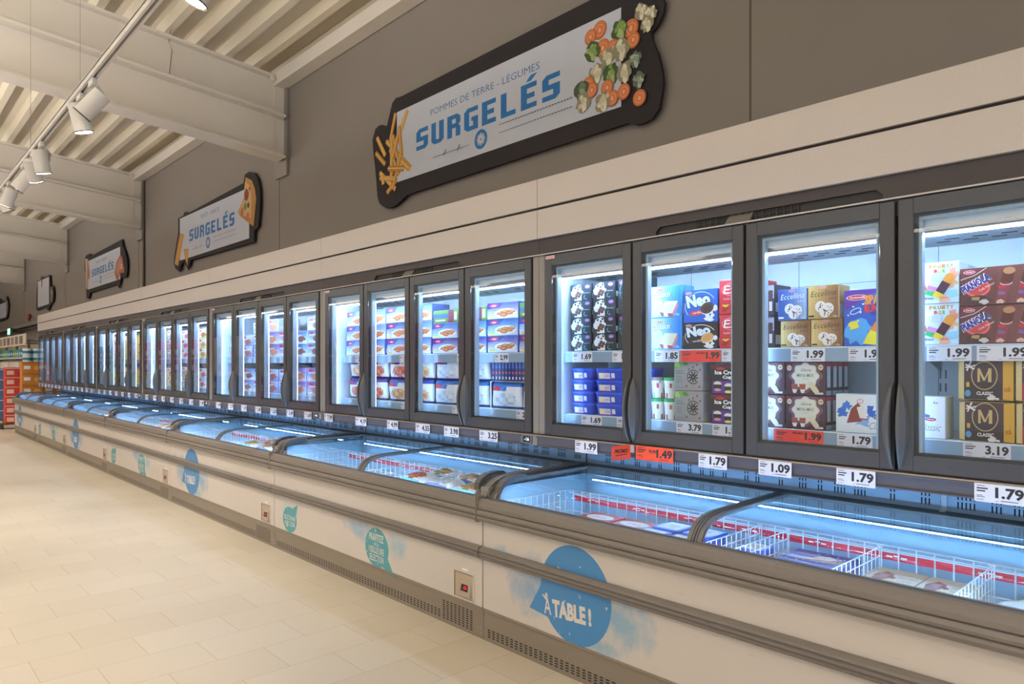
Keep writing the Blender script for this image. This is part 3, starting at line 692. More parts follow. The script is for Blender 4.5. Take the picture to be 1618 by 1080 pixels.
def deco_ham(c):
    c.poly([(17.4,3.71),(17.11,3.67),(16.97,3.36),(16.97,3.25),(17.11,3.23),(17.14,3.03),(17.28,3.04)], P('a3705a', .55)); c.poly([(17.36,3.69),(17.22,3.68),(17.2,3.06),(17.27,3.05)], P('c9b59a', .5))
def deco_onion(c): c.blob(22.3, 3.62, .10, .14, P('8a5a48', .6), 4)
def deco_white(c):
    c.poly([(21.17,3.40),(20.95,3.38),(20.8,3.17),(20.95,3.02),(21.15,3.0)], P('6c6a5e', .6)); c.blob(21.0, 3.25, .12, .05, P('9a9a8a', .6), 6)
def signs():
    sign([(5.8,3.56),(5.75,3.65),(5.69,3.67),(5.62,3.66),(5.55,3.63),(5.5,3.74),(5.46,3.82),(5.40,3.85),(5.32,3.84),(3.07,3.86),(2.86,3.88),(2.74,3.83),(2.62,3.78),(2.56,3.74),(2.52,3.69),(2.49,3.62),(2.5,3.56),(2.54,3.5),(2.59,3.47),(2.58,3.42),(2.54,3.33),(2.51,3.22),(2.5,3.14),(2.51,3.08),(2.53,2.99),(2.58,2.94),(2.64,2.93),(2.7,2.93),(2.76,2.96),(5.22,2.94),(5.35,2.89),(5.42,2.87),(5.49,2.865),(5.56,2.875),(5.62,2.9),(5.68,2.94),(5.71,3.0),(5.73,3.14),(5.75,3.28),(5.78,3.42)],
         (5.379, 2.82, 3.078, 3.712), 'large dark-framed sign with fries and vegetables reading SURGELÉS', ('POMMES DE TERRE - LÉGUMES', .304, .213, 1.721, .183, .513, .468, 1.313, .068, (1.176, .115, .077)), (deco_main, deco_veg))
    sign([(11.36,3.66),(11.12,3.67),(11.08,3.71),(10.98,3.7),(10.92,3.67),(8.87,3.73),(8.82,3.83),(8.69,3.84),(8.53,3.79),(8.43,3.7),(8.37,3.57),(8.36,3.42),(8.38,3.27),(8.42,3.11),(8.53,3.08),(8.54,2.94),(10.8,2.96),(10.92,2.83),(11.1,2.97),(11.22,2.94),(11.31,2.84),(11.48,2.9),(11.57,3.0),(11.53,3.13),(11.36,3.44)],
         (11.27, 8.68, 3.005, 3.64), 'dark-framed sign with a pizza slice on its edge reading SURGELÉS', ('PLATS - SNACK', .42, .235, 1.706, .17, .90, .50, .70, .06, (1.18, .125, .08)), (deco_pizza, deco_stick(0), deco_stick(1)))
    sign([(17.46,3.69),(17.38,3.75),(17.31,3.77),(17.0,3.77),(16.91,3.71),(14.49,3.75),(14.47,3.64),(14.28,3.48),(14.18,3.35),(14.15,3.21),(14.18,3.08),(14.23,3.02),(14.4,3.02),(14.56,3.06),(14.71,2.86),(14.87,2.94),(16.97,2.94),(17.11,2.82),(17.31,2.85),(17.34,3.37),(17.46,3.46)],
         (17.15, 14.62, 3.02, 3.625), 'dark-framed sign with pink meat at both ends reading SURGELÉS', ('VIANDE - POISSON', .35, .235, 1.72, .15, .70, .47, .85, .06, (1.10, .12, .08)), (deco_meat, deco_ham))
    sign([(22.97,3.71),(22.55,3.69),(22.44,3.79),(22.15,3.71),(21.27,3.72),(21.17,3.41),(20.91,3.42),(20.78,3.3),(20.74,3.17),(20.80,3.04),(20.91,2.98),(21.17,2.95),(21.43,2.81),(21.7,2.86),(21.76,2.95),(22.97,2.9),(23.15,2.94),(23.09,3.39)],
         (22.9, 21.35, 2.98, 3.68), 'pale shaped sign with thin dark border between two wall beams', None, (deco_onion, deco_white))
    sign([(31.6,3.80),(30.18,3.73),(29.42,3.55),(28.78,3.55),(28.42,3.69),(28.2,3.55),(28.02,3.35),(28.15,3.1),(28.42,2.94),(29.05,2.92),(30.18,2.91),(31.6,2.96)],
         (31.5, 28.6, 3.0, 3.5), 'pale shaped sign furthest along the wall', None, (lambda c: c.poly([(28.6, 3.6), (28.3, 3.5), (28.2, 3.3), (28.4, 3.1), (28.6, 3.0)], P('a59a88', .6)),))

# ------------------------------------------------------------------ price tickets
def ticket(x, ya, z, w_, h, price, col='white', tilt=0):
    """ya = edge nearer the far end, the card runs towards the camera; front faces the aisle"""
    b = MB(); base = {'white': 'e4e0e4', 'red': 'f0402c', 'orange': 'f2502a'}[col]
    b.box(0, .0012, -w_, 0, 0, h, P(base, .5)); ink = P('2b2528', .6); c = Cv(b, (0, 0, 0), (0, -1, 0), (0, 0, 1), (-1, 0, 0), .0003)
    if price:
        n = len(price); pw = h*.32*n
        c.text(price, w_-pw-.006, h*.26, pw, h*.60, ink, bold=.04)
        c.rect(w_-pw+.01, h*.13, pw*.6, h*.035, ink)
    for (u, v, l_, t_) in ((.05, .86, .16, .03), (.05, .70, .22, .07), (.05, .56, .17, .07), (.05, .34, .12, .025), (.05, .26, .16, .025), (.05, .12, .14, .02), (.42, .10, .06, .02)):
        c.rect(u*w_, v*h, l_*w_, t_*h, ink)
    if col == 'orange': c.text('PROMO', w_*.36, h*.62, w_*.22, h*.16, ink, bold=.02); c.rect(w_*.36, h*.57, w_*.22, h*.02, ink)
    if col == 'red': c.text('PROMO', w_*.40, h*.68, w_*.22, h*.16, ink, bold=.02)
    o = b.build('price_ticket'); o.location = (x, ya, z); o.rotation_euler = (0, tilt, 0); return o

def tickets():
    RL = 'front rail of the nearest freezer'
    for ya, p, w_, col, lab in (
        (2.482, '1.99', .15, 'white', 'white price ticket reading 1.99 below the first door, '+RL),
        (2.087, '1.49', .213, 'orange', 'wide orange promo ticket reading 1.49 beside the folded orange flag'),
        (1.74, '1.79', .141, 'white', 'white price ticket reading 1.79 next to the wide orange promo ticket'),
        (1.453, '1.09', .142, 'white', 'white price ticket reading 1.09 on the nearest freezer'),
        (1.133, '1.79', .142, 'white', 'white price ticket reading 1.79 below the third door, '+RL),
        (.676, '1.79', .145, 'white', 'white price ticket reading 1.79 below the fourth door, '+RL)):
        tag(ticket(2.7585, ya, .969, w_, .062 if col == 'white' else .068, p, col), lab, 'price ticket', 'price tickets on the front rails')
    for ya, p, w_ in ((3.26, '3.25', .165), (3.613, '3.98', .15), (3.929, '4.35', .16), (4.28, '4.99', .137), (4.717, '4.19', .155), (5.203, '7.99', .135)):
        tag(ticket(2.7585, ya, .969, w_, .062, p), f'white price ticket reading {p} on the front rail of the second freezer', 'price ticket', 'price tickets on the front rails')
    PL = ('3.49', '2.29', '1.89', '1.59', '2.79', '1.99', '1.69')
    for k in range(2, NM):
        for j in range(7):
            y = Y0+L*k+.28+j*.335
            tag(ticket(2.7585, y, .969, .13, .060, PL[(k*3+j) % 7]), f'small white price ticket, {("first", "second", "third", "fourth", "fifth", "sixth", "seventh")[j]} from the thermometer on the {ORD[k]} freezer rail', 'price ticket', 'price tickets on the front rails')
    # orange flag folded out beside the promo ticket
    b = MB(); b.mesh([(2.755, 2.115, 1.038), (2.755, 2.115, .968), (2.652, 2.150, .968), (2.652, 2.150, 1.034), (2.7556, 2.1165, 1.038), (2.7556, 2.1165, .968), (2.6526, 2.1515, .968), (2.6526, 2.1515, 1.034)], [(0, 1, 2, 3), (4, 7, 6, 5), (0, 4, 5, 1), (3, 2, 6, 7), (0, 3, 7, 4), (1, 5, 6, 2)], P('f2502a', .5))
    d = math.hypot(.103, .035); c = Cv(b, (2.652, 2.150, .968), (.103/d, -.035/d, 0), (0, 0, 1), (-.035/d, -.103/d, 0), .0006); c.text('PROMO', .015, .030, .075, .020, P('2b2528', .6), bold=.04, rot=.03, shear=.2); c.line((.02, .020), (.085, .026), .004, P('2b2528', .6))
    b.box(2.752, 2.7595, 2.095, 2.125, 1.0, 1.038, P('b8a9a6', .4))
    tag(b.build('promo_flag'), 'orange promo flag folded out from the rail beneath paired door handles', 'price flag')
    US = 'on the upper shelf edge'; LS = 'on the lower rack edge'
    for ya, yb, p, col, lab in ((2.659, 2.515, '1.69', 'white', 'price ticket reading 1.69 below the small dark profiterole cartons'), (2.374, 2.236, '1.69', 'white', 'price ticket below the large profiterole cartons'),
        (2.102, 1.96, '1.85', 'white', 'price ticket reading 1.85 below the ice-cream wafer cartons'), (1.949, 1.733, '1.99', 'red', 'red price ticket reading 1.99 below the cookie ice-cream cartons'), (1.727, 1.6, '1.99', 'white', 'white price ticket below the red fruit cartons'),
        (1.397, 1.251, '1.99', 'white', 'price ticket reading 1.99 below the gold praline-ball cartons'), (1.157, 1.018, '1.99', 'white', 'price ticket reading 1.99 below the rocket lolly carton'), (.872, .727, '1.99', 'white', 'price ticket reading 1.99 below the fruit lolly cartons'), (.711, .555, '1.99', 'white', 'price ticket reading 1.99 below the brown cola lolly cartons')):
        tag(ticket(2.9335, ya, 1.441, ya-yb, .055, p, col), lab+', '+US, 'price ticket', 'price tickets inside the nearest freezer')
    for ya, yb, p, col, lab in ((2.593, 2.448, '1.69', 'white', 'price ticket reading 1.69 below the blue ice-cream tubs'), (2.344, 2.2, '1.69', 'white', 'price ticket at the end of the blue ice-cream tubs'), (1.975, 1.83, '3.79', 'white', 'price ticket reading 3.79 below the grey mint cartons'),
        (1.776, 1.631, '1.99', 'white', 'price ticket below the ice-cream cup cartons'), (1.474, 1.259, '1.99', 'red', 'red price ticket reading 1.99 below the maroon cartons'), (1.202, 1.065, '1.79', 'white', 'price ticket reading 1.79 below the white cone carton'), (.754, .609, '3.19', 'white', 'price ticket reading 3.19 below the cartons with gold ends')):
        tag(ticket(2.9335, ya, 1.094, ya-yb, .055, p, col), lab+', '+LS, 'price ticket', 'price tickets inside the nearest freezer')
    for i, (y, z, p) in enumerate(((5.02, 1.441, '2.45'), (4.38, 1.441, '2.65'), (3.70, 1.441, '2.85'), (3.32, 1.441, '2.99'), (4.36, 1.094, '3.99'), (3.75, 1.094, '2.25'), (3.12, 1.094, '2.45'))):
        tag(ticket(2.9335, y, z, .13, .055, p), f'white price ticket reading {p} on the {"upper shelf" if z > 1.3 else "lower rack"} of the second freezer', 'price ticket', 'price tickets inside the second freezer')

# ------------------------------------------------------------------ frozen goods
PR = {}
def carton(key, w_, h, d, hexs, front, side=None, top=None, tophex=None):
    b = MB(); b.box(0, d, -w_/2, w_/2, 0, h, P(hexs, .38), .0025)
    cf = Cv(b, (0, w_/2, 0), (0, -1, 0), (0, 0, 1), (-1, 0, 0)); cf.lim = (w_, h)
    if front: front(cf, w_, h)
    cs = Cv(b, (0, -w_/2, 0), (1, 0, 0), (0, 0, 1), (0, -1, 0)); cs.lim = (d, h)
    if side: side(cs, d, h)
    else: cs.rect(.01, h*.12, d*.35, h*.3, P('e9e9ea', .45)); cs.rect(d*.55, h*.25, d*.3, h*.5, P(hexs, .3))
    ct = Cv(b, (0, w_/2, h), (0, -1, 0), (1, 0, 0), (0, 0, 1))
    if top: top(ct, w_, d)
    else: ct.rect(w_*.05, d*.45, w_*.9, .0015, P('ffffff', .5))
    PR[key] = b.data(key); return key
def logo(c, u, v, w_, h, hexs='c02a3c'):
    m = P(hexs, .4); c.ell(u+w_/2, v+h/2, w_/2, h/2, P('f3efee', .4), 16); c.ell(u+w_/2, v+h/2, w_*.45, h*.4, m, 16); c.rect(u+w_*.22, v+h*.42, w_*.56, h*.16, P('f3efee', .4))
def grad(c, w_, h, h0, h1, n=8, vert=False):
    a = [int(h0[i:i+2], 16) for i in (0, 2, 4)]; b = [int(h1[i:i+2], 16) for i in (0, 2, 4)]
    for i in range(n):
        t = i/(n-1); hx = ''.join('%02x' % int(a[j]+(b[j]-a[j])*t) for j in range(3)); l = c.l; 
        if vert: c.rect(.002, .002+(h-.004)*i/n, w_-.004, (h-.004)/n, P(hx, .38))
        else: c.rect(.002+(w_-.004)*i/n, .002, (w_-.004)/n, h-.004, P(hx, .38))
        c.l = l
    c.l += .5

def f_prof(c, w, h):
    c.rect(.002, .002, w-.004, h-.004, P('17262f', .35)); c.blob(w*.33, h*.55, w*.25, h*.40, P('dfe9ee', .4), 3, 18, .25); c.poly([(w*.2, .002), (w*.55, .002), (w*.5, h*.95), (w*.3, h*.9)], P('e8eef0', .4))
    for i, (a, b_) in enumerate(((.3, .35), (.42, .28), (.37, .5), (.48, .42), (.28, .2))): c.ell(w*a, h*b_, w*.07, h*.11, P('4a2a20', .5)); c.ell(w*a-.002, h*b_+.003, w*.03, h*.04, P('8a5a44', .5))
    for a, b_ in ((.25, .8), (.45, .85), (.38, .72)): c.blob(w*a, h*b_, w*.05, h*.07, P('17262f', .4), int(a*90), 10, .4)
    c.ring(w*.75, h*.2, w*.1, h*.14, w*.03, P('4fa6c8', .4), a0=2, a1=5.5); c.text('Profiteroles', w*.62, h*.42, w*.3, h*.09, P('b9c6cf', .4)); c.ell(w*.82, h*.82, w*.12, h*.12, P('8a5fa8', .4)); c.text('SARI', w*.74, h*.78, w*.16, h*.09, P('f0e6f6', .4))
def f_prof2(c, w, h):
    c.rect(.002, .002, w-.004, h-.004, P('1b2a33', .35)); c.ring(w*.25, h*.65, w*.18, h*.3, .004, P('3f8fae', .4), a0=.5, a1=4); c.ring(w*.1, h*.8, w*.2, h*.2, .003, P('3f8fae', .4), a0=4, a1=6.5)
    c.ell(w*.62, h*.30, w*.42, h*.2, P('bcd6ea', .4), 24); c.ell(w*.72, h*.62, w*.2, h*.2, P('c9dcea', .4), 20)
    for i, (a, b_) in enumerate(((.35, .32), (.5, .28), (.65, .3), (.8, .33), (.42, .43), (.57, .44), (.72, .45), (.5, .57), (.64, .58))): c.ell(w*a, h*b_, w*.095, h*.095, P('9c6a3c', .5)); c.ell(w*a-.003, h*b_+.004, w*.055, h*.055, P('d0a06a', .5))
    c.ell(w*.16, h*.9, w*.1, h*.06, P('8a5fa8', .4))
def f_wafer(c, w, h):
    grad(c, w, h, 'd5e9fa', '2f86dc', 10); c.ell(w*.25, h*.35, w*.2, h*.3, P('d3e6f6', .4), 20)
    logo(c, w*.25, h*.82, w*.2, h*.10); c.text('Classico', w*.11, h*.605, w*.56, h*.19, P('2a6cc0', .3), rot=.05, bold=.03, shear=.25); c.text('Classico', w*.10, h*.62, w*.55, h*.18, P('ffffff', .3), rot=.05, bold=.015, shear=.25)
    c.poly([(w*.33, h*.18), (w*.50, h*.52), (w*.88, h*.50), (w*.72, h*.12)], P('f0ecc8', .45)); c.poly([(w*.72, h*.12), (w*.88, h*.50), (w*.90, h*.34), (w*.76, h*.0+.004)], P('d88a96', .45)); c.poly([(w*.33, h*.18), (w*.72, h*.12), (w*.76, .004), (w*.40, h*.05)], P('b5505e', .45))
    c.poly([(w*.45, h*.16), (w*.58, h*.14), (w*.60, h*.02), (w*.47, h*.04)], P('f2efe6', .45))
    for k in range(6): c.line((w*(.38+.06*k), h*.19), (w*(.53+.06*k), h*.50), .001, P('cfc89a', .5)); c.line((w*(.36+.024*k), h*(.22+.05*k)), (w*(.75+.02*k), h*(.17+.055*k)), .001, P('cfc89a', .5))
    c.text('10x', w*.82, h*.05, w*.12, h*.08, P('e9f3fc', .4))
def f_neo(bg, ring, cook, band):
    def f(c, w, h):
        c.rect(.002, .002, w-.004, h-.004, P(bg, .35)); c.ring(w*.5, h*.5, w*.46, h*.44, .0035, P(ring, .35), a0=.5, a1=3.8)
        logo(c, w*.05, h*.86, w*.2, h*.1)
        for a, b_ in ((.7, .12), (.85, .2), (.93, .4), (.78, .08)): c.blob(w*a, h*b_, w*.08, h*.09, P('eef3fa', .35), int(a*70), 12, .5)
        c.text('Neo', w*.10, h*.42, w*.74, h*.44, P('0d1f44' if bg[0] != '2' else '120c0c', .4), rot=.10, bold=.10, shear=-.1); c.text('Neo', w*.12, h*.44, w*.70, h*.40, P('dff1fb', .3), rot=.10, bold=.06, shear=-.1)
        c.poly([(w*.2, h*.2), (w*.62, h*.26), (w*.62, h*.40), (w*.2, h*.34)], P(band, .4)); c.text('vanille', w*.27, h*.26, w*.26, h*.07, P('ffffff', .4), rot=.08)
        c.ell(w*.72, h*.38, w*.19, h*.15, P('f3f1ea', .4), 24, .3); c.ell(w*.70, h*.43, w*.19, h*.17, P(cook, .5), 26, .3); c.ring(w*.70, h*.43, w*.15, h*.135, .002, P('7a5440' if cook < '5' else 'e6bd84', .5), rot=.3)
    return f
def f_red(c, w, h):
    grad(c, w, h, 'c4202e', 'd83a48', 6, True); c.text('Extra', w*.12, h*.60, w*.9, h*.24, P('ffffff', .35), bold=.01, shear=.2); c.ring(w*.5, h*.72, w*.42, h*.2, .002, P('f6c4c8', .4), a0=1, a1=4.5); c.text('Vanille Fraise', w*.12, h*.42, w*.4, h*.07, P('f6d4d6', .4))
    for i, (a, b_, hx) in enumerate(((.2, .15, 'a01c22'), (.35, .1, 'c83228'), (.5, .18, 'e04c34'), (.68, .12, 'd8402c'), (.8, .22, 'e8b04c'))): c.blob(w*a, h*b_, w*.11, h*.09, P(hx, .4), i, 12, .15)
    for i in range(5): c.line((w*(.1+.05*i), h*.28), (w*.2, h*.22), .006, P('e9c93a', .4))
    c.blob(w*.42, h*.3, w*.09, h*.05, P('6fa03c', .4), 4)
def f_gold(bg0, bg1, ball, txt):
    def f(c, w, h):
        grad(c, w, h, bg0, bg1, 9); logo(c, w*.38, h*.90, w*.22, h*.08); c.text('Eccellina', w*.10, h*.66, w*.80, h*.17, P(txt, .4), rot=.05, shear=.25, bold=-.005); c.text('pralines', w*.68, h*.56, w*.24, h*.06, P(txt, .4))
        rr = random.Random(4)
        for i, (a, b_) in enumerate(((.42, .36), (.66, .30), (.56, .2))):
            c.ell(w*a, h*b_, w*.18, h*.17, P('eee6dc', .45), 20)
            for q in range(14): an = rr.uniform(0, 6.3); d = rr.uniform(0, .85); c.line((w*(a+.16*d*cos(an)), h*(b_+.15*d*sin(an))), (w*(a+.16*d*cos(an)+.04*cos(an*3)), h*(b_+.15*d*sin(an)+.04*sin(an*3))), .0035, P(ball, .5))
        c.text('12x', w*.82, h*.04, w*.12, h*.06, P('f4ead8', .4)); c.rect(w*.04, h*.06, w*.18, h*.05, P(txt, .5))
    return f
def f_space(c, w, h):
    c.rect(.002, .002, w-.004, h-.004, P('2456b8', .35)); c.poly([(.002, h-.002), (w*.75, h-.002), (.002, h*.62)], P('5a2f8e', .35)); c.blob(w*.3, h*.25, w*.28, h*.2, P('4fa8e6', .4), 8, 18, .3); c.blob(w*.75, h*.65, w*.2, h*.12, P('173a94', .4), 3, 16, .3)
    c.ell(w*.28, h*.86, w*.23, h*.05, P('ffffff', .4)); c.ell(w*.28, h*.86, w*.21, h*.042, P('c4203c', .4)); c.text('Gelatelli', w*.12, h*.845, w*.32, h*.035, P('ffffff', .4), bold=.02)
    c.text('SPACE', w*.44, h*.72, w*.54, h*.17, P('f0962c', .35), bold=.06, rot=.06); c.text('RUNNER', w*.44, h*.58, w*.54, h*.14, P('e83434', .35), bold=.05, rot=.06)
    for i, (a, b_) in enumerate(((.2, .7), (.35, .6), (.1, .55), (.3, .45), (.42, .74), (.15, .4))): c.blob(w*a, h*b_, .004, .004, P('fff6c8', .4), i, 8, .5)
    c.blob(w*.22, h*.36, w*.11, h*.08, P('f0dc3c', .35), 5, 14, .35); c.ring(w*.25, h*.62, w*.13, h*.05, .004, P('cfe4fa', .4), rot=.4)
    a = [(w*.42, h*.05), (w*.62, h*.02), (w*.99, h*.42), (w*.99, h*.55), (w*.80, h*.52)]
    c.poly([(w*.40, h*.04), (w*.70, h*.01), (w*.80, h*.20), (w*.55, h*.28)], P('f4e43c', .35)); c.poly([(w*.55, h*.28), (w*.80, h*.20), (w*.92, h*.38), (w*.68, h*.44)], P('f08a2c', .35)); c.poly([(w*.68, h*.44), (w*.92, h*.38), (w*.98, h*.50), (w*.78, h*.56)], P('ee4a78', .35))
def f_fruit(c, w, h):
    grad(c, w, h, 'fbfaf2', 'cfe8f8', 8); logo(c, w*.02, h*.84, w*.24, h*.13)
    for i, (a, b_, hx) in enumerate(((.1, .45, 'f6ecc0'), (.3, .75, 'f4eab8'), (.2, .15, 'f4c8a8'), (.86, .5, 'f0b884'), (.9, .7, 'e89a84'), (.88, .2, '9ad0e8'), (.7, .06, 'f0b8a0'))): c.blob(w*a, h*b_, w*.12, h*.11, P(hx, .4), i, 14, .4)
    for i, ch in enumerate('FRUITY'): c.text(ch, w*(.40+.085*i), h*.86, w*.07, h*.09, P(('d8862c', 'c0a02a', 'b8823a', 'cc8e3a', 'a8923a', 'd8862c')[i], .4), bold=.04)
    for i, ch in enumerate('BOX'): c.text(ch, w*(.50+.08*i), h*.74, w*.07, h*.09, P(('e03c3c', 'e8b02c', '58b04a')[i], .4), bold=.06)
    def stick(x0, y0, x1, y1, t, cols):
        n = len(cols)
        for i, hx in enumerate(cols):
            a = (x0+(x1-x0)*i/n, y0+(y1-y0)*i/n); b_ = (x0+(x1-x0)*(i+1)/n, y0+(y1-y0)*(i+1)/n); c.line(a, b_, t, P(hx, .35))
        c.ell(x0, y0, t/2, t/2, P(cols[0], .35))
    stick(w*.16, h*.66, w*.26, h*.30, w*.21, ('f05a50', 'e8382c')); stick(w*.56, h*.64, w*.41, h*.20, w*.22, ('c9d2ec', 'd6dcf2', 'd884c0', '38b060')); stick(w*.82, h*.62, w*.55, h*.14, w*.19, ('e89a3c', '4c2434', '4c2434', 'ecc838'))
    for i, (a, hx) in enumerate(((.28, '4a5ac0'), (.42, '4a7ad0'), (.70, 'e8543c'))): c.text(('Milk', 'Twister', 'TipTop')[i], w*(a-.09), h*.10, w*.17, h*.06, P(hx, .4), bold=.03)
def f_cola(c, w, h):
    grad(c, w, h, '5a2a26', '7e4a40', 6); c.poly([(.002, h*.70), (w*.20, h*.80), (w*.36, h-.002), (.002, h-.002)], P('6c2a2a', .4)); c.line((.002, h*.70), (w*.2, h*.8), .002, P('f2ebe6', .4)); c.line((w*.2, h*.8), (w*.36, h-.003), .002, P('f2ebe6', .4)); logo(c, w*.05, h*.84, w*.16, h*.10)
    c.ell(w*.24, h*.46, w*.18, h*.24, P('c8403c', .4), 24); c.ring(w*.24, h*.46, w*.16, h*.21, .003, P('e88a80', .4))
    c.text('PIANOLA', w*.055, h*.30, w*.44, h*.24, P('ffffff', .35), bold=.12, rot=.52); c.text('PIANOLA', w*.06, h*.31, w*.43, h*.22, P('23388c', .35), bold=.06, rot=.52); c.text('Cola Flavour', w*.27, h*.36, w*.23, h*.06, P('f2e6e0', .4), rot=.52)
    c.blob(w*.25, h*.13, w*.17, h*.12, P('3c2a26', .4), 2, 14, .3); c.blob(w*.22, h*.18, w*.06, h*.05, P('b88a4a', .4), 5); c.blob(w*.33, h*.09, w*.06, h*.06, P('cfc6bc', .4), 7)
    for x0 in (.56, .82):
        c.poly([(w*(x0-.10), h*.02), (w*(x0+.03), h*.02), (w*(x0+.13), h*.55), (w*(x0-.02), h*.55)], P('8a3a3e', .35)); c.poly([(w*(x0-.02), h*.55), (w*(x0+.13), h*.55), (w*(x0+.17), h*.86), (w*(x0+.02), h*.86)], P('5a2416', .3)); c.ell(w*(x0+.095), h*.86, w*.078, h*.09, P('b8845c', .3)); c.ring(w*(x0+.055), h*.56, w*.08, h*.07, .002, P('f6eee8', .4), a0=3.2, a1=6.2)
        c.ell(w*x0, h*.45, w*.05, h*.05, P('c02a3c', .4)); c.text('COLA', w*(x0-.05), h*.25, w*.09, h*.09, P('6a7ac8', .4), bold=.05); c.blob(w*(x0-.02), h*.08, w*.05, h*.05, P('d8b8a0', .4), 3)
def f_mint(c, w, h):
    grad(c, w, h, '9a9c94', 'a8a2a2', 5); c.poly([(.002, h-.002), (w*.55, h-.002), (w*.35, h*.84), (.002, h*.70)], P('7fae52', .4)); c.blob(w*.12, h*.85, w*.1, h*.09, P('a6cc6c', .4), 2, 12, .4); c.blob(w*.4, h*.9, w*.1, h*.06, P('5c8a3c', .4), 3, 12, .4)
    c.ring(w*.68, h*.45, w*.22, h*.24, .005, P('4a4646', .4), a0=.6, a1=5.6)
    for i in range(9): a = i*.7; c.line((w*(.68+.03*cos(a)), h*(.45+.03*sin(a))), (w*(.68+.17*cos(a+.5)), h*(.45+.18*sin(a+.5))), .007, P('262626', .4))
    for a, b_ in ((.78, .86), (.64, .78), (.88, .7), (.5, .72), (.86, .14), (.42, .16)): c.poly([(w*a, h*b_), (w*(a+.07), h*(b_+.03)), (w*(a+.03), h*(b_-.07))], P('5c4848', .4))
    c.text('3,79 €', w*.08, h*.60, w*.22, h*.07, P('3c3636', .4)); c.rect(w*.08, h*.56, w*.30, .002, P('3c3636', .4)); c.text('Stracciatella', w*.08, h*.08, w*.35, h*.05, P('b04aa0', .4))
    for k in range(5): c.rect(w*.08, h*(.46-.05*k), w*(.2+.03*(k % 2)), .0015, P('6c6464', .4))
def f_cups(c, w, h):
    c.rect(.002, .002, w-.004, h-.004, P('241c20', .35)); c.rect(.002, h*.86, w-.004, h*.13, P('6c1f2a', .4)); c.rect(.01, h*.02, w-.012, h*.42, P('6a2f9c', .35)); c.ell(w*.28, h*.86, w*.12, h*.05, P('c4303c', .4))
    c.text('Ice Cream', w*.12, h*.66, w*.70, h*.15, P('ffffff', .35), bold=.04); c.text('Cups', w*.34, h*.49, w*.32, h*.14, P('ffffff', .35), bold=.04)
    for i, (a, b_, hx) in enumerate(((.2, .26, 'e6a0b0'), (.5, .20, 'e8dc7c'), (.8, .26, 'f0b0b0'))):
        c.ell(w*a, h*(b_+.08), w*.11, h*.09, P('efe9dc', .4)); c.poly([(w*(a-.12), h*(b_+.06)), (w*(a+.12), h*(b_+.06)), (w*(a+.09), h*(b_-.10)), (w*(a-.09), h*(b_-.10))], P('2c2a2e', .4)); c.ell(w*a, h*(b_-.12), w*.1, h*.05, P(hx, .4))
def f_mini(c, w, h):
    c.rect(.002, .002, w-.004, h-.004, P('4a2530', .35)); c.rect(.002, h*.88, w-.004, h*.11, P('6a2030', .35))
    sc = lambda s, hx: c.poly([(w*.5+w*s*(.33+.03*cos(8*a))*cos(a), h*.58+h*s*(.40+.03*cos(8*a))*sin(a)) for a in [2*pi*i/64 for i in range(64)]], P(hx, .38))
    sc(1.18, '8a6470'); sc(1.1, '4a2530'); sc(1.03, 'a88a92'); sc(.94, 'e6e2cf')
    c.text('Gloria', w*.38, h*.72, w*.26, h*.08, P('3c2a2c', .4), shear=.3); c.text('MINI-MIX', w*.29, h*.55, w*.42, h*.10, P('6c7a5c', .4), bold=.005); c.text('10 STICKS', w*.42, h*.48, w*.16, h*.035, P('9a9a84', .4))
    c.line((w*.60, h*.40), (w*.76, h*.14), w*.13, P('e8dcb8', .4)); c.ell(w*.77, h*.13, w*.066, h*.07, P('e8dcb8', .4)); 
    for x in (.22, .42): c.poly([(w*(x-.07), h*.34), (w*(x+.09), h*.34), (w*(x+.08), h*.16), (w*(x-.05), h*.16)], P('a8543c', .4)); c.poly([(w*(x-.05), h*.18), (w*(x+.08), h*.18), (w*(x+.05), h*.07), (w*(x-.02), h*.07)], P('f2ece2', .4))
    c.poly([(w*.78, h*.40), (w*.88, h*.34), (w*.82, h*.24), (w*.74, h*.30)], P('5a4450', .4))
    for (x, y) in ((.10, .82), (.88, .84)): c.ell(w*x, h*y, w*.062, h*.085, P('d8c8a0', .4), 20); c.rect(w*(x-.03), h*(y-.01), w*.06, h*.02, P('5c3c34', .4))
    c.rect(w*.74, h*.04, w*.2, h*.06, P('d8dcda', .4))
def s_mini(c, d, h):
    c.rect(.002, .002, d-.004, h-.004, P('4a1c28', .4)); c.rect(.002, h*.75, d-.004, h*.24, P('b02438', .4)); c.rect(d*.2, h*.25, d*.6, h*.62, P('d5e2ea', .4)); c.rect(.002, .002, d-.004, h*.14, P('9fb4c0', .4))
def f_cone(c, w, h):
    grad(c, w, h, 'e9f2fa', 'f6f8fb', 4)
    for i, (a, b_, r, hx) in enumerate(((.12, .52, .10, '2f6fd8'), (.20, .70, .08, '2f7fe0'), (.62, .55, .10, '2a62cc'), (.50, .30, .12, '86b8ea'), (.70, .45, .05, '2f6fd8'))): c.blob(w*a, h*b_, w*r, h*r*1.2, P(hx, .4), i+2, 16, .5)
    c.poly([(w*.20, h*.25), (w*.28, h*.62), (w*.40, h*.78), (w*.50, h*.62), (w*.46, h*.3)], P('8c3a2c', .4)); c.poly([(w*.38, h*.66), (w*.50, h*.72), (w*.56, h*.38), (w*.44, h*.36)], P('f6f0ea', .4)); c.line((w*.40, h*.38), (w*.58, h*.36), .005, P('b02430', .4)); c.ring(w*.44, h*.82, w*.06, h*.05, .002, P('d83a3c', .4))
    logo(c, w*.66, h*.36, w*.20, h*.10); c.text('Classic', w*.58, h*.12, w*.36, h*.18, P('74787c', .4), bold=-.01, shear=.3); c.text('6x', w*.82, h*.80, w*.08, h*.08, P('3c5a7c', .4))
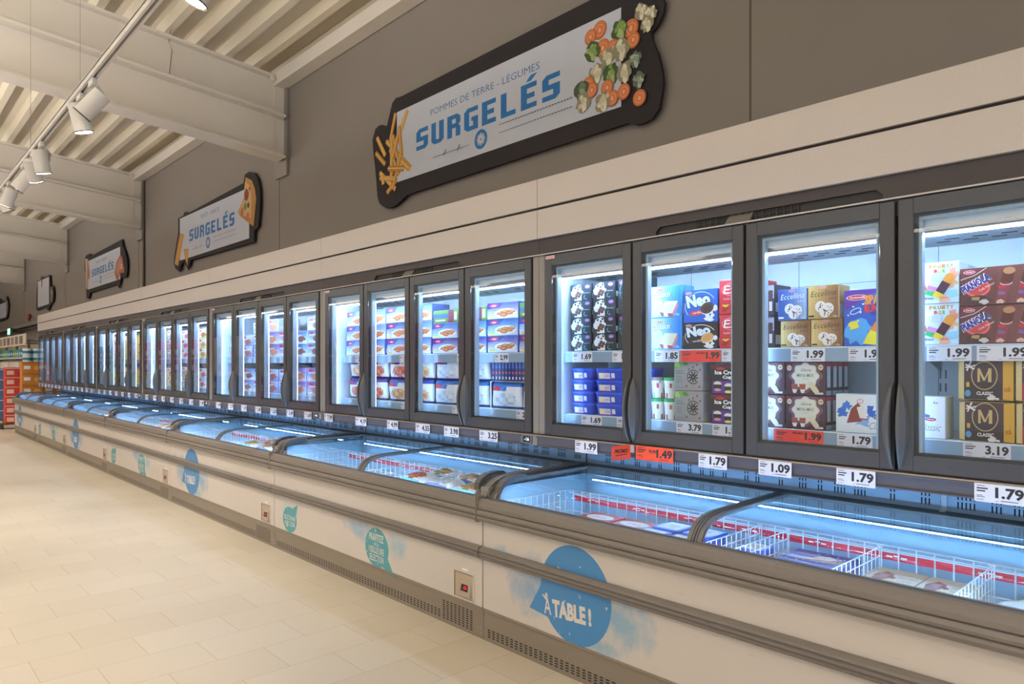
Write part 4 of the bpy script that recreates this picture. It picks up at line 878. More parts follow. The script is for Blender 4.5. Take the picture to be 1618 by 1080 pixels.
def f_M(c, w, h):
    c.rect(.002, .002, w-.004, h-.004, P('3a2a2e', .35)); c.rect(.002, h*.45, w-.004, h*.53, P('4c3034', .35)); g = P('cdb378', .3, .3)
    for u0, u1 in ((.0, .11), (.80, 1.0)): c.poly([(w*u0+.002, h*.03), (w*u1, h*.0+.002), (w*u1, h-.002), (w*u0+.002, h*.97)], P('d9a63a' if u0 else 'd8c48c', .3, .2))
    c.ring(w*.48, h*.62, w*.24, h*.36, .003, g); [c.line(a_, b_, w*t_, g) for a_, b_, t_ in (((w*.38, h*.46), (w*.38, h*.80), .045), ((w*.58, h*.46), (w*.58, h*.80), .06), ((w*.38, h*.80), (w*.48, h*.50), .04), ((w*.58, h*.80), (w*.48, h*.50), .025))]; c.text('CLASSIC', w*.34, h*.13, w*.30, h*.09, P('f0ece6', .35), bold=.03)
    c.blob(w*.62, h*.06, w*.09, h*.07, P('e8e2dc', .4), 3, 14, .5); c.line((w*.14, h*.9), (w*.30, h*.78), .006, P('efe8e2', .4)); c.line((w*.16, h*.74), (w*.24, h*.98), .005, P('efe8e2', .4)); c.line((w*.13, h*.82), (w*.32, h*.88), .004, P('efe8e2', .4))
    c.ell(w*.18, h*.17, w*.055, h*.085, P('5aa0c4', .4)); c.rect(w*.15, h*.33, w*.06, h*.12, P('d8a84a', .4)); c.text('x6', w*.83, h*.22, w*.12, h*.14, P('c46a1c', .4), bold=.03)
def f_almond(c, w, h):
    f_M(c, w, h); c.rect(w*.11, .002, w*.69, h*.44, P('b02a2c', .35)); c.text('AMANDE', w*.3, h*.13, w*.36, h*.09, P('f0ece6', .35))
def f_tubf(c, w, h):
    c.rect(w*.08, h*.10, w*.52, h*.62, P('dcd8f0', .4)); c.poly([(w*.08, h*.72), (w*.36, h*.72), (w*.30, h*.10), (w*.08, h*.10)], P('f0e6c8', .4)); c.rect(w*.66, h*.2, w*.16, h*.5, P('e8ecfa', .4)); c.rect(w*.1, h*.06, w*.6, h*.06, P('b83a8a', .4)); c.text('vanille', w*.36, h*.34, w*.2, h*.18, P('3448a0', .4))
def f_bar(c, d, h): c.rect(d*.1, h*.1, d*.55, h*.8, P('f0f0f2', .4)); c.rect(d*.7, h*.1, d*.2, h*.8, P('d84040', .4))
def f_fish(a, b_, hx, dark='20489c'):
    def f(c, w, h):
        grad(c, w, h, a, b_, 6, True); c.poly([(.002, h-.002), (w*.55, h-.002), (w*.40, h*.70), (.002, h*.62)], P(dark, .35)); c.ell(w*.22, h*.82, w*.14, h*.11, P('d8304c', .35)); c.text('ola', w*.15, h*.78, w*.14, h*.09, P('ffffff', .35), bold=.04)
        c.ell(w*.60, h*.34, w*.36, h*.28, P('e9eff5', .4), 24)
        for i, (x, y) in enumerate(((.42, .34), (.58, .42), (.72, .32), (.54, .24), (.80, .42))): c.blob(w*x, h*y, w*.12, h*.10, P(hx, .45), i, 12, .18); c.blob(w*x, h*y+.003, w*.07, h*.05, P('e0a25c', .45), i+4, 10, .2)
        c.rect(w*.05, h*.08, w*.18, h*.10, P('f2d43c', .4))
    return f
def f_green(c, w, h):
    c.rect(.002, .002, w-.004, h-.004, P('5f8f46', .4)); c.rect(.002, h*.4, w*.6, h*.3, P('3f6a9c', .4)); c.rect(w*.62, .002, w*.2, h-.004, P('7c2f4c', .4)); c.rect(w*.1, h*.15, w*.4, h*.12, P('d8e4c8', .4)); c.rect(w*.85, h*.2, w*.1, h*.6, P('dfe6e8', .4))
def f_spine(c, w, h): c.rect(.001, .002, w-.002, h-.004, P('1c3478', .35)); c.rect(w*.2, h*.6, w*.6, h*.3, P('4a78c8', .4)); c.ell(w*.5, h*.4, w*.3, h*.06, P('d84a6a', .4)); c.rect(w*.3, h*.1, w*.4, h*.12, P('d8e0ee', .4))
def f_plain(a, b_, spot, label='f0f2f6'):
    def f(c, w, h):
        grad(c, w, h, a, b_, 5, True); c.blob(w*.6, h*.38, w*.26, h*.22, P(spot, .45), 3, 14, .25); c.ell(w*.25, h*.80, w*.16, h*.1, P('d02c44', .4)); c.rect(w*.12, h*.60, w*.5, h*.08, P(label, .4)); c.rect(w*.12, h*.12, w*.22, h*.12, P(label, .4))
    return f
def tub(key, w_, h, d, body, lid, front):
    """rounded plastic tub under a rimmed lid: root mesh is the tub, child data for the lid"""
    def rr(w0, d0, r, n=4):
        pts = []
        for cx, cyy, a0 in ((d0-r, w0/2-r, 0), (r, w0/2-r, pi/2), (r, -w0/2+r, pi), (d0-r, -w0/2+r, 1.5*pi)):
            for i in range(n+1): a = a0+pi/2*i/n; pts.append((cx+r*cos(a), cyy+r*sin(a)))
        return pts
    b = MB(); lo = rr(w_-.02, d-.02, .02); hi = rr(w_-.006, d-.006, .025); n = len(lo)
    v = [(x+.01, y, 0) for x, y in lo]+[(x+.003, y, h*.82) for x, y in hi]; b.mesh(v, [(i, (i+1) % n, n+(i+1) % n, n+i) for i in range(n)], P(body, .3), True); b.poly(v[:n][::-1], P(body, .3))
    if front: front(Cv(b, (.0095, w_/2-.02, .0), (0, -1, 0), (-.008/(h*.82), 0, 1), (-1, 0, 0), .0005), w_-.04, h*.82)
    l = MB(); hi = rr(w_, d, .027); top = rr(w_-.012, d-.012, .022)
    v = [(x, y, h*.80) for x, y in hi]+[(x, y, h*.96) for x, y in hi]+[(x+.006, y, h) for x, y in top]
    l.mesh(v, [(k*n+i, k*n+(i+1) % n, (k+1)*n+(i+1) % n, (k+1)*n+i) for k in range(2) for i in range(n)], P(lid, .28)); l.poly(v[2*n:], P(lid, .28))
    ct = Cv(l, (0, w_/2, h), (0, -1, 0), (1, 0, 0), (0, 0, 1)); ct.rect(w_*.14, d*.14, w_*.72, d*.72, P('e6eaf6', .35)); ct.text('Vanille', w_*.26, d*.5, w_*.4, d*.14, P('7c86b8', .4), shear=.2); ct.blob(w_*.6, d*.32, w_*.18, d*.1, P('f4eed8', .4), 3)
    PR[key] = (b.data(key), l.data(key+'_lid'))
def cup(key, r, h, body, lid, accents):
    b = MB(); n = 18
    def ringv(rad, z): return [(r+rad*cos(2*pi*i/n), rad*sin(2*pi*i/n), z) for i in range(n)]
    Z = [(r*.80, 0), (r*.85, h*.25), (r*.90, h*.5), (r*.94, h*.72), (r*.97, h*.86)]; v = [p for q in Z for p in ringv(*q)]
    for k in range(len(Z)-1):
        for i in range(n):
            a = 2*pi*i/n; hx = body if (i*7+k*5) % 4 else accents[(i+k) % len(accents)]
            b.mesh([v[k*n+i], v[k*n+(i+1) % n], v[(k+1)*n+(i+1) % n], v[(k+1)*n+i]], [(0, 1, 2, 3)], P(hx, .35), True)
    b.poly(v[:n][::-1], P(body, .4))
    l = MB(); Z = [(r, h*.85), (r, h*.98), (r*.94, h)]; v = [p for q in Z for p in ringv(*q)]
    l.mesh(v, [(k*n+i, k*n+(i+1) % n, (k+1)*n+(i+1) % n, (k+1)*n+i) for k in range(2) for i in range(n)], P(lid, .3)); l.poly(v[2*n:], P(lid, .3))
    PR[key] = (b.data(key), l.data(key+'_lid'))
def bag(key, w_, h, d, cols, seed=0, lying=False):
    """printed pillow bag, crimped at its ends. standing: front faces -x; lying: printed side up.  cols(u,v)->hex"""
    rr = random.Random(seed); b = MB(); nu, nv = 14, 12; ph = [rr.uniform(0, 6) for _ in range(6)]
    def bul(u, v): return (max(0, sin(pi*u))**.45)*(max(0, sin(pi*v))**.5)*(1+.10*sin(9*u+ph[0])*sin(7*v+ph[1])+.07*sin(17*u+ph[2]+5*v))
    def pt(u, v, s):
        t = bul(u, v)*d/2*s
        uu = (u-.5)*w_*(1+.02*sin(6*v+ph[3])); vv = v
        if lying: return (v*h, -uu, d/2+t) if s > 0 else (v*h, -uu, d/2+t*.82)
        return (d/2-t, -uu, v*h)
    for s in (1, -1):
        v = [pt(i/nu, j/nv, s) for j in range(nv+1) for i in range(nu+1)]
        for j in range(nv):
            for i in range(nu):
                a = j*(nu+1)+i; b.mesh([v[a], v[a+1], v[a+nu+2], v[a+nu+1]], [(0, 1, 2, 3)], P(cols((i+.5)/nu, (j+.5)/nv), .22), True)
    me = b.data(key); import bmesh
    bm = bmesh.new(); bm.from_mesh(me); bmesh.ops.remove_doubles(bm, verts=bm.verts, dist=1e-5); bmesh.ops.recalc_face_normals(bm, faces=bm.faces); bm.to_mesh(me); bm.free()
    PR[key] = me
def pat(base, head, food, extra='f2f4f8'):
    def f(u, v):
        if v > .80: return head
        if v > .70 and u < .6: return 'd03048' if .1 < u < .35 else head
        if (u-.55)**2/.10+(v-.36)**2/.06 < 1: return food[(int(u*9)+int(v*7)) % len(food)]
        if v < .10: return head
        return base if u < .85 else extra
    return f

def put(key, x, y, z, name, label, cat, group, rot=0, tilt=0):
    d = PR[key]
    if isinstance(d, tuple):
        o = bpy.data.objects.new(name, d[0]); COL.objects.link(o); l = bpy.data.objects.new('lid', d[1]); COL.objects.link(l); l.parent = o
    else: o = bpy.data.objects.new(name, d); COL.objects.link(o)
    o.location = (x, y, z); o.rotation_euler = (0, tilt, rot); tag(o, label, cat, group); return o

UP = 1.5032; LO = 1.1512
ROWW = ('front', 'second from front', 'third from front', 'fourth from front')
def stack(key, ya, w_, h, d, z, nh, nd, name, desc, cat, group, x=2.96, gap=.001, rots=0):
    """nh high and nd deep; ya is the edge towards the far end"""
    for r in range(nd):
        for k in range(nh):
            hh = ('only one', '') if nh == 1 else (('bottom', 'top') if nh == 2 else (('bottom', 'middle', 'top') if nh == 3 else ('bottom', 'second', 'third', 'top')))[k]
            hh = 'single' if nh == 1 else hh
            lab = f'{desc}, {hh} of its stack' if nh > 1 else desc
            if nd > 1: lab += f', {ROWW[r]}'
            rr = random.Random(r*13+k*7+int(ya*100))
            put(key, x+r*(d+.004)+rr.uniform(0, .003), ya-w_/2+rr.uniform(-.002, .002), z+k*(h+gap), name, lab, cat, group, rr.uniform(-.012, .012)+rots)

def near_goods():
    G = 'ice creams in the nearest freezer'; K = 'ice cream carton'; N = 'ice_cream_carton'
    carton('profiterole_small', .155, .0925, .13, '1b2a33', f_prof); carton('profiterole_large', .19, .187, .09, '1b2a33', f_prof2)
    stack('profiterole_small', 2.700, .155, .0925, .13, UP-.045+.046, 4, 2, N, 'small dark profiterole carton against the end wall', K, G)
    stack('profiterole_small', 2.530, .155, .0925, .13, UP, 4, 1, N, 'small dark profiterole carton in the second stack', K, G, x=2.955)
    put('profiterole_large', 2.965, 2.268, UP+.001, N, 'large dark profiterole carton, lower of the two', K, G); put('profiterole_large', 2.958, 2.262, UP+.190, N, 'large dark profiterole carton, upper of the two', K, G)
    carton('wafer', .195, .159, .11, '5aa2e2', f_wafer); carton('cookie_blue', .186, .158, .11, '1f62c8', f_neo('1f66cc', 'bfe0f8', '3a241c', 'd8402c')); carton('cookie_black', .186, .126, .11, '241a1c', f_neo('241a1c', 'e8e2dc', 'd8a25c', '3c2c2c'))
    carton('cookie_black2', .186, .125, .11, '241a1c', f_neo('241a1c', 'e8e2dc', 'd8a25c', '3c2c2c'))
    stack('wafer', 2.156, .195, .143, .11, UP, 1, 1, N, 'pale blue ice-cream wafer carton, bottom one', K, G); put('wafer', 2.962, 2.060, UP+.160, N, 'pale blue ice-cream wafer carton, top one', K, G)
    PR['wafer'].name = 'wafer'
    put('cookie_black2', 2.96, 1.857, UP, N, 'black cookie ice-cream carton with a golden biscuit', K, G); put('cookie_blue', 2.96, 1.857, UP+.127, N, 'blue cookie ice-cream carton with a dark biscuit', K, G)
    carton('red_fruit', .170, .158, .11, 'c8283a', f_red); stack('red_fruit', 1.755, .170, .158, .11, UP, 2, 2, N, 'red strawberry ice-cream carton', K, G, x=2.955)
    carton('praline_blue', .130, .135, .11, '3a5ea6', f_gold('1f3f86', '9ab4d6', '20242c', 'f0f2f8')); carton('praline_gold', .130, .116, .11, 'b48a4a', f_gold('e0c27a', '8a5a34', '4a2c22', '2c1c18')); carton('praline_gold_tall', .130, .140, .11, 'b48a4a', f_gold('d8b870', '8a5a34', '4a2c22', '2c1c18'))
    put('praline_gold', 2.962, 1.392, UP, N, 'gold praline-ball carton under the blue one', K, G); put('praline_gold', 2.962, 1.258, UP, N, 'gold praline-ball carton at the bottom beside the rocket lollies', K, G)
    put('praline_blue', 2.955, 1.401, UP+.117, N, 'blue praline-ball carton on a gold one', K, G); put('praline_gold_tall', 2.955, 1.268, UP+.117, N, 'gold praline-ball carton on top, beside the blue one', K, G)
    carton('white_back', .12, .245, .11, 'e8ecf0', f_plain('eef0f2', 'dfe6ee', 'c8b48a'));
    for i, y in enumerate((1.24, 1.40)): put('white_back', 3.085+.0*i, y, UP, N, f'white carton standing behind the {"gold" if i == 0 else "blue"} praline-ball cartons', K, G)
    carton('stick_red', .030, .14, .16, 'f3eeee', lambda c, w, h: (c.rect(.002, .004, w-.004, h*.45, P('e8404a', .4)), c.blob(w/2, h*.7, w*.3, h*.12, P('b04a48', .4), 2), c.rect(w*.2, h*.2, w*.6, h*.1, P('ffffff', .4)))); carton('stick_dark', .036, .14, .16, '2c2228', lambda c, w, h: (c.rect(.002, h*.55, w-.004, h*.42, P('8c8a94', .4)), c.blob(w/2, h*.65, w*.35, h*.16, P('3c1c1c', .4), 5), c.rect(w*.3, h*.15, w*.4, h*.3, P('c8b8b8', .4))))
    for j in (0, 1):
        for i, (kx, y) in enumerate((('stick_red', 1.562), ('stick_dark', 1.522), ('stick_red', 1.480), ('stick_dark', 1.440))): 
            if i > 1 and j == 0: continue
            put(kx, 3.00 if i < 2 else 3.10, y if i < 2 else y+.0, UP+j*.145+(0 if i < 2 else 0), N, f'slim {"red and white" if kx == "stick_red" else "dark"} upright carton, {"lower" if j == 0 else "upper"} row, {"by the door post" if i < 2 else "behind the pralines"}', K, G) if not (i > 1) else None
    carton('rocket', .185, .228, .05, '2456b8', f_space); put('rocket', 2.958, 1.092, UP, N, 'blue and purple carton with a rainbow rocket lolly', K, G)
    carton('fruit', .163, .153, .12, 'd6e8f4', f_fruit); stack('fruit', .936, .163, .153, .12, UP, 2, 2, N, 'white carton of three mixed fruit lollies', K, G, x=2.956)
    carton('cola', .232, .137, .12, '6a342e', f_cola); stack('cola', .769, .232, .137, .12, UP, 2, 1, N, 'brown cola-flavour lolly carton', K, G, x=2.956); carton('cola_end', .20, .137, .12, '6a342e', f_cola); stack('cola_end', .534, .20, .137, .12, UP, 2, 1, N, 'brown cola-flavour lolly carton at the edge of the photo', K, G, x=2.956)
    # lower rack
    tub('blue_tub', .165, .0635, .11, '2348c8', '2a5ae0', f_tubf); tub('blue_tub_wide', .188, .0635, .13, '2348c8', '2a5ae0', f_tubf)
    T = 'ice cream tub'
    for (key, ya, w_, ds) in (('blue_tub', 2.705, .165, 'deep blue ice-cream tub against the end wall'), ('blue_tub_wide', 2.525, .188, 'wide deep blue ice-cream tub, second stack'), ('blue_tub_wide', 2.33, .188, 'wide deep blue ice-cream tub, stack behind the handle')):
        stack(key, ya, w_, .0635, .12, LO, 4, 1, 'ice_cream_tub', ds, T, G)
    cup('cup_red', .037, .105, 'e8dcd8', '9c8a8a', ('d84a5a', 'f0f0ea', '8ccf8a')); cup('cup_green', .037, .105, 'efe9e2', '2fae62', ('a8603c', 'd8c8a8', 'f4f0ea', '6a8ac0'))
    for (kx, y, z, ds) in (('cup_green', 2.124, LO, 'lower green-lidded ice-cream cup'), ('cup_red', 2.124, LO+.107, 'grey-lidded red and white ice-cream cup on a green-lidded one'), ('cup_green', 2.046, LO, 'lower green-lidded cup next to the grey mint carton'), ('cup_green', 2.046, LO+.107, 'upper green-lidded cup next to the grey mint carton')):
        put(kx, 2.958, y, z, 'ice_cream_cup', ds, 'ice cream cup', G)
    carton('mint', .160, .148, .12, 'a8a8a4', f_mint, lambda c, d, h: (c.rect(.002, .002, d-.004, h-.004, P('d8d8e2', .4)), [c.rect(d*.1+k*.012, h*.3, .003, h*.6, P('8c8ab8', .4)) for k in range(4)])); stack('mint', 2.006, .160, .146, .12, LO, 2, 1, N, 'grey mint stracciatella carton', K, G, gap=.004)
    carton('cups', .186, .138, .12, '2a1c20', f_cups); stack('cups', 1.802, .186, .138, .12, LO, 2, 2, N, 'dark and purple carton of ice-cream cups', K, G)
    carton('mini', .175, .143, .055, '4a2530', f_mini, s_mini); stack('mini', 1.611, .175, .143, .055, LO, 2, 2, N, 'maroon mini-stick carton by the door post', K, G, x=2.958, gap=.002); stack('mini', 1.432, .175, .143, .055, LO, 2, 4, N, 'maroon mini-stick carton in the middle', K, G, x=2.958, gap=.002)
    carton('cone', .22, .158, .10, 'e6eef6', f_cone); put('cone', 2.952, 1.105, LO, N, 'white and blue cone carton behind the third door', K, G); None
    carton('cone2', .118, .158, .10, 'e6eef6', lambda c, w, h: (grad(c, w, h, 'e9f2fa', 'f6f8fb', 3), c.blob(w*.28, h*.55, w*.2, h*.12, P('2f6fd8', .4), 3, 14, .5), c.blob(w*.15, h*.35, w*.12, h*.2, P('86b8ea', .4), 5, 14, .4), c.poly([(.002, h*.85), (w*.12, h*.75), (w*.16, h*.5), (.002, h*.4)], P('8c3a2c', .4)), logo(c, w*.4, h*.40, w*.36, h*.10), c.text('Classic', w*.24, h*.18, w*.6, h*.17, P('74787c', .4), bold=-.01, shear=.3), c.text('6x', w*.66, h*.82, w*.14, h*.07, P('3c5a7c', .4))))
    put('cone2', 2.952, .874, LO, N, 'white and blue cone carton behind the fourth door', K, G)
    carton('gold_m', .170, .143, .10, 'c8a452', f_M); carton('gold_red', .170, .143, .10, 'c8a452', f_almond)
    stack('gold_m', .775, .170, .146, .10, LO, 2, 2, N, 'dark stick ice-cream carton with gold ends', K, G, gap=.003); stack('gold_red', .600, .170, .146, .10, LO, 2, 1, N, 'dark red stick ice-cream carton with gold ends', K, G, gap=.003)

def other_goods():
    K = 'frozen food pack'; rr = random.Random(21)
    bag('bag_blue', .26, .20, .085, pat('dfe8f2', '2f5cb4', ('c8642c', 'd88a4c', 'b85a34')), 1, True); bag('bag_white', .26, .20, .085, pat('eef1f6', '5a4aa8', ('d8865a', 'e0b088', 'c8603c')), 2, True)
    def lying_front(c, w, h): pass
    carton('pack_chicken', .288, .105, .16, '5a86c8', f_fish('c8dcf0', '4a7cc4', 'c8743c')); carton('pack_nugget', .288, .105, .16, '4a5ca8', f_fish('d4e0f2', '5a5cb0', 'b86a34', '3c2c84')); carton('pack_green', .288, .09, .16, '5f8f46', f_green)
    carton('bag_front_a', .288, .118, .16, '6c8cc8', f_fish('e4ebf6', '6c90d0', 'c8683c', '3a4cae')); carton('bag_front_b', .288, .118, .16, '5c6cb8', f_fish('efe6ea', '5a7cc4', 'd87a4a', '2c3c94'))
    bag('pouch_a', .28, .165, .075, pat('eceff6', '3a56b8', ('e0c8a0', 'e8b88a', 'd89a6a')), 3); bag('pouch_b', .28, .165, .075, pat('e6eef8', '2a6cc0', ('cfe0f0', 'b8cce8', 'e8ecf4')), 4); bag('pouch_c', .28, .165, .075, pat('f0eef0', '4a3c9c', ('e07a5a', 'e8a08a', 'c85a4c')), 5)
    carton('spine', .028, .135, .20, '1c3478', f_spine); carton('fillet', .17, .16, .04, '6a3ca8', f_fish('f0e8ea', '5a3ca0', 'c8743c', '5a3ca0'))
    G = 'frozen food packs in the second freezer'; O = Y0+L
    D = ('first', 'second', 'third', 'fourth')
    for di in range(4):                         # doors counted from the far end
        y1 = O+2.45-.6*di
        for cidx in range(2):
            ya = O+2.435-.297*(di*2+cidx)
            cn = ('towards the end wall', 'nearer the camera')[cidx]
            if di < 2: keys = [('bag_front_a', .118), ('bag_front_b', .118), ('bag_front_a', .118)] if cidx == 0 else [('bag_front_b', .118), ('bag_front_a', .118), ('bag_front_b', .118)]
            else: keys = [('pack_nugget', .105), ('pack_chicken', .105), ('pack_green', .09)] if di == 2 or cidx else [('pack_nugget', .105), ('pack_chicken', .105), ('pack_nugget', .105)]
            z = UP
            for k, (key, h) in enumerate(keys):
                w_ = .288
                kind = {'bag_front_a': 'blue and orange breaded-fish pack', 'bag_front_b': 'violet-blue and orange breaded-fish pack', 'pack_nugget': 'purple-blue nugget pack', 'pack_chicken': 'light blue fried-chicken pack', 'pack_green': 'green and blue vegetable pack'}[key]
                put(key, 2.962+rr.uniform(0, .01), ya-w_/2+rr.uniform(-.004, .004), z, 'frozen_food_pack', f'{kind}, {("bottom", "middle", "top")[k]} row, {D[di]} door, {cn}, second freezer', K, G, rr.uniform(-.02, .02)); z += h+.001
            if di in (0, 1, 2):
                for k in range(2):
                    key = (('pouch_c', 'pouch_a', 'pouch_b')[di], ('pouch_a', 'pouch_c', 'pouch_b')[di])[k % 2] if cidx == 0 else ('pouch_c', 'pouch_a', 'pouch_b')[di]
                    kind = {'pouch_a': 'white and blue pouch with golden pieces', 'pouch_b': 'white and blue fish pouch', 'pouch_c': 'white and violet pouch with orange pieces'}[key]
                    put(key, 2.962+k*.012, ya-.144+rr.uniform(-.003, .003), LO+k*.167, 'frozen_food_pouch', f'{kind}, {("lower", "upper")[k]} row, {D[di]} door, {("far", "near")[cidx]} side', 'frozen food pouch', G, rr.uniform(-.03, .03), -.03)
    y = O+.60                                    # fourth door, lower rack: spines above pouches, then a fillet carton
    for k in range(11): put('spine', 2.97, y-k*.031, LO+.1705, 'fish_finger_box', f'dark blue upright box, {("first", "second", "third", "fourth", "fifth", "sixth", "seventh", "eighth", "ninth", "tenth", "eleventh")[k]} from the far end of its row', 'frozen food box', G)
    for k in range(2): put('pouch_b', 2.962, O+.495-k*.285, LO, 'frozen_food_pouch', f'white and blue pouch lying below the dark blue upright boxes, {("first", "second", "third")[k]}', 'frozen food pouch', G)
    put('fillet', 2.962, O+.155, LO+.1705, 'fish_fillet_box', 'violet fish-fillet box beside the dark blue upright boxes', 'frozen food box', G)
    b = MB(); b.box(2.97, 3.20, O+.06, O+.63, LO+.168, LO+.170, M['wire']); 
    for yy in (O+.06, O+.63):
        for xx in (2.975, 3.19): b.box(xx, xx+.006, yy-.003, yy+.003, LO, LO+.168, M['wire'])
    tag(b.build('wire_riser'), 'white wire riser carrying the dark blue upright boxes', 'riser')
    # freezers three to seven: packs get simpler as they recede
    cols = {2: [('7a94cc', 'c2d0ea', 'b4584c'), ('c4cfe4', '8a70b8', 'd88a5c'), ('dfe6f2', '5c8ac8', '8a5c4c')],
            3: [('e6d878', 'f0f0f0', 'c87a3c'), ('6c8cc8', 'e8eef6', 'd8a03c'), ('e0e4ea', 'cfd8e6', 'd85a6a')],
            4: [('e8cf3a', 'f2e068', '3c6ca8'), ('d8404a', 'f0b0b0', 'f2e6d0'), ('e8d048', 'f4eeb8', '5c4a3c')],
            5: [('8ab0d8', 'dbe8f4', 'd8a040'), ('e8cf3a', 'f2e068', '4c7cae'), ('b8d0e6', '6c94c8', 'e8e0d0')],
            6: [('6ca8b8', 'cfe4ea', 'c85a6a'), ('9ac4d0', 'e0eef0', '5c7cae'), ('b0b8d8', 'e0e2f0', 'c88a5c')]}
    nm = {2: ('blue', 'pale violet', 'white and blue'), 3: ('yellow', 'mid-blue', 'white'), 4: ('bright yellow', 'red', 'cream-yellow'), 5: ('light blue', 'bright yellow', 'blue-grey'), 6: ('teal', 'pale aqua', 'lilac')}
    for k in range(2, NM):
        for i in range(3): carton(f'pack_{k}_{i}', .285, .115 if i != 1 else .122, .22, cols[k][i][0], f_plain(cols[k][i][0], cols[k][i][1], cols[k][i][2]))
        O = Y0+L*k; G = f'frozen food packs in the {ORD[k]} freezer'
        for di in range(4):
            for cidx in range(2):
                yc = O+2.435-.297*(di*2+cidx)-.146
                for lv, (zb, n) in enumerate(((UP, 3 if k > 2 or di % 2 else 2), (LO, 2))):
                    i = (di+cidx+lv*2+k) % 3 if k != 4 else ((0 if lv else (di+1) % 3))
                    h = .115 if i != 1 else .122
                    for q in range(n):
                        put(f'pack_{k}_{i}', 2.965+rr.uniform(0, .015), yc, zb+q*(h+.001), 'frozen_food_pack', f'{nm[k][i]} pack, {("bottom", "second", "third")[q]} in pile, {"upper" if lv == 0 else "lower"} level, {D[di]} door {("far", "near")[cidx]} side, {ORD[k]} freezer', K, G, rr.uniform(-.02, .02))

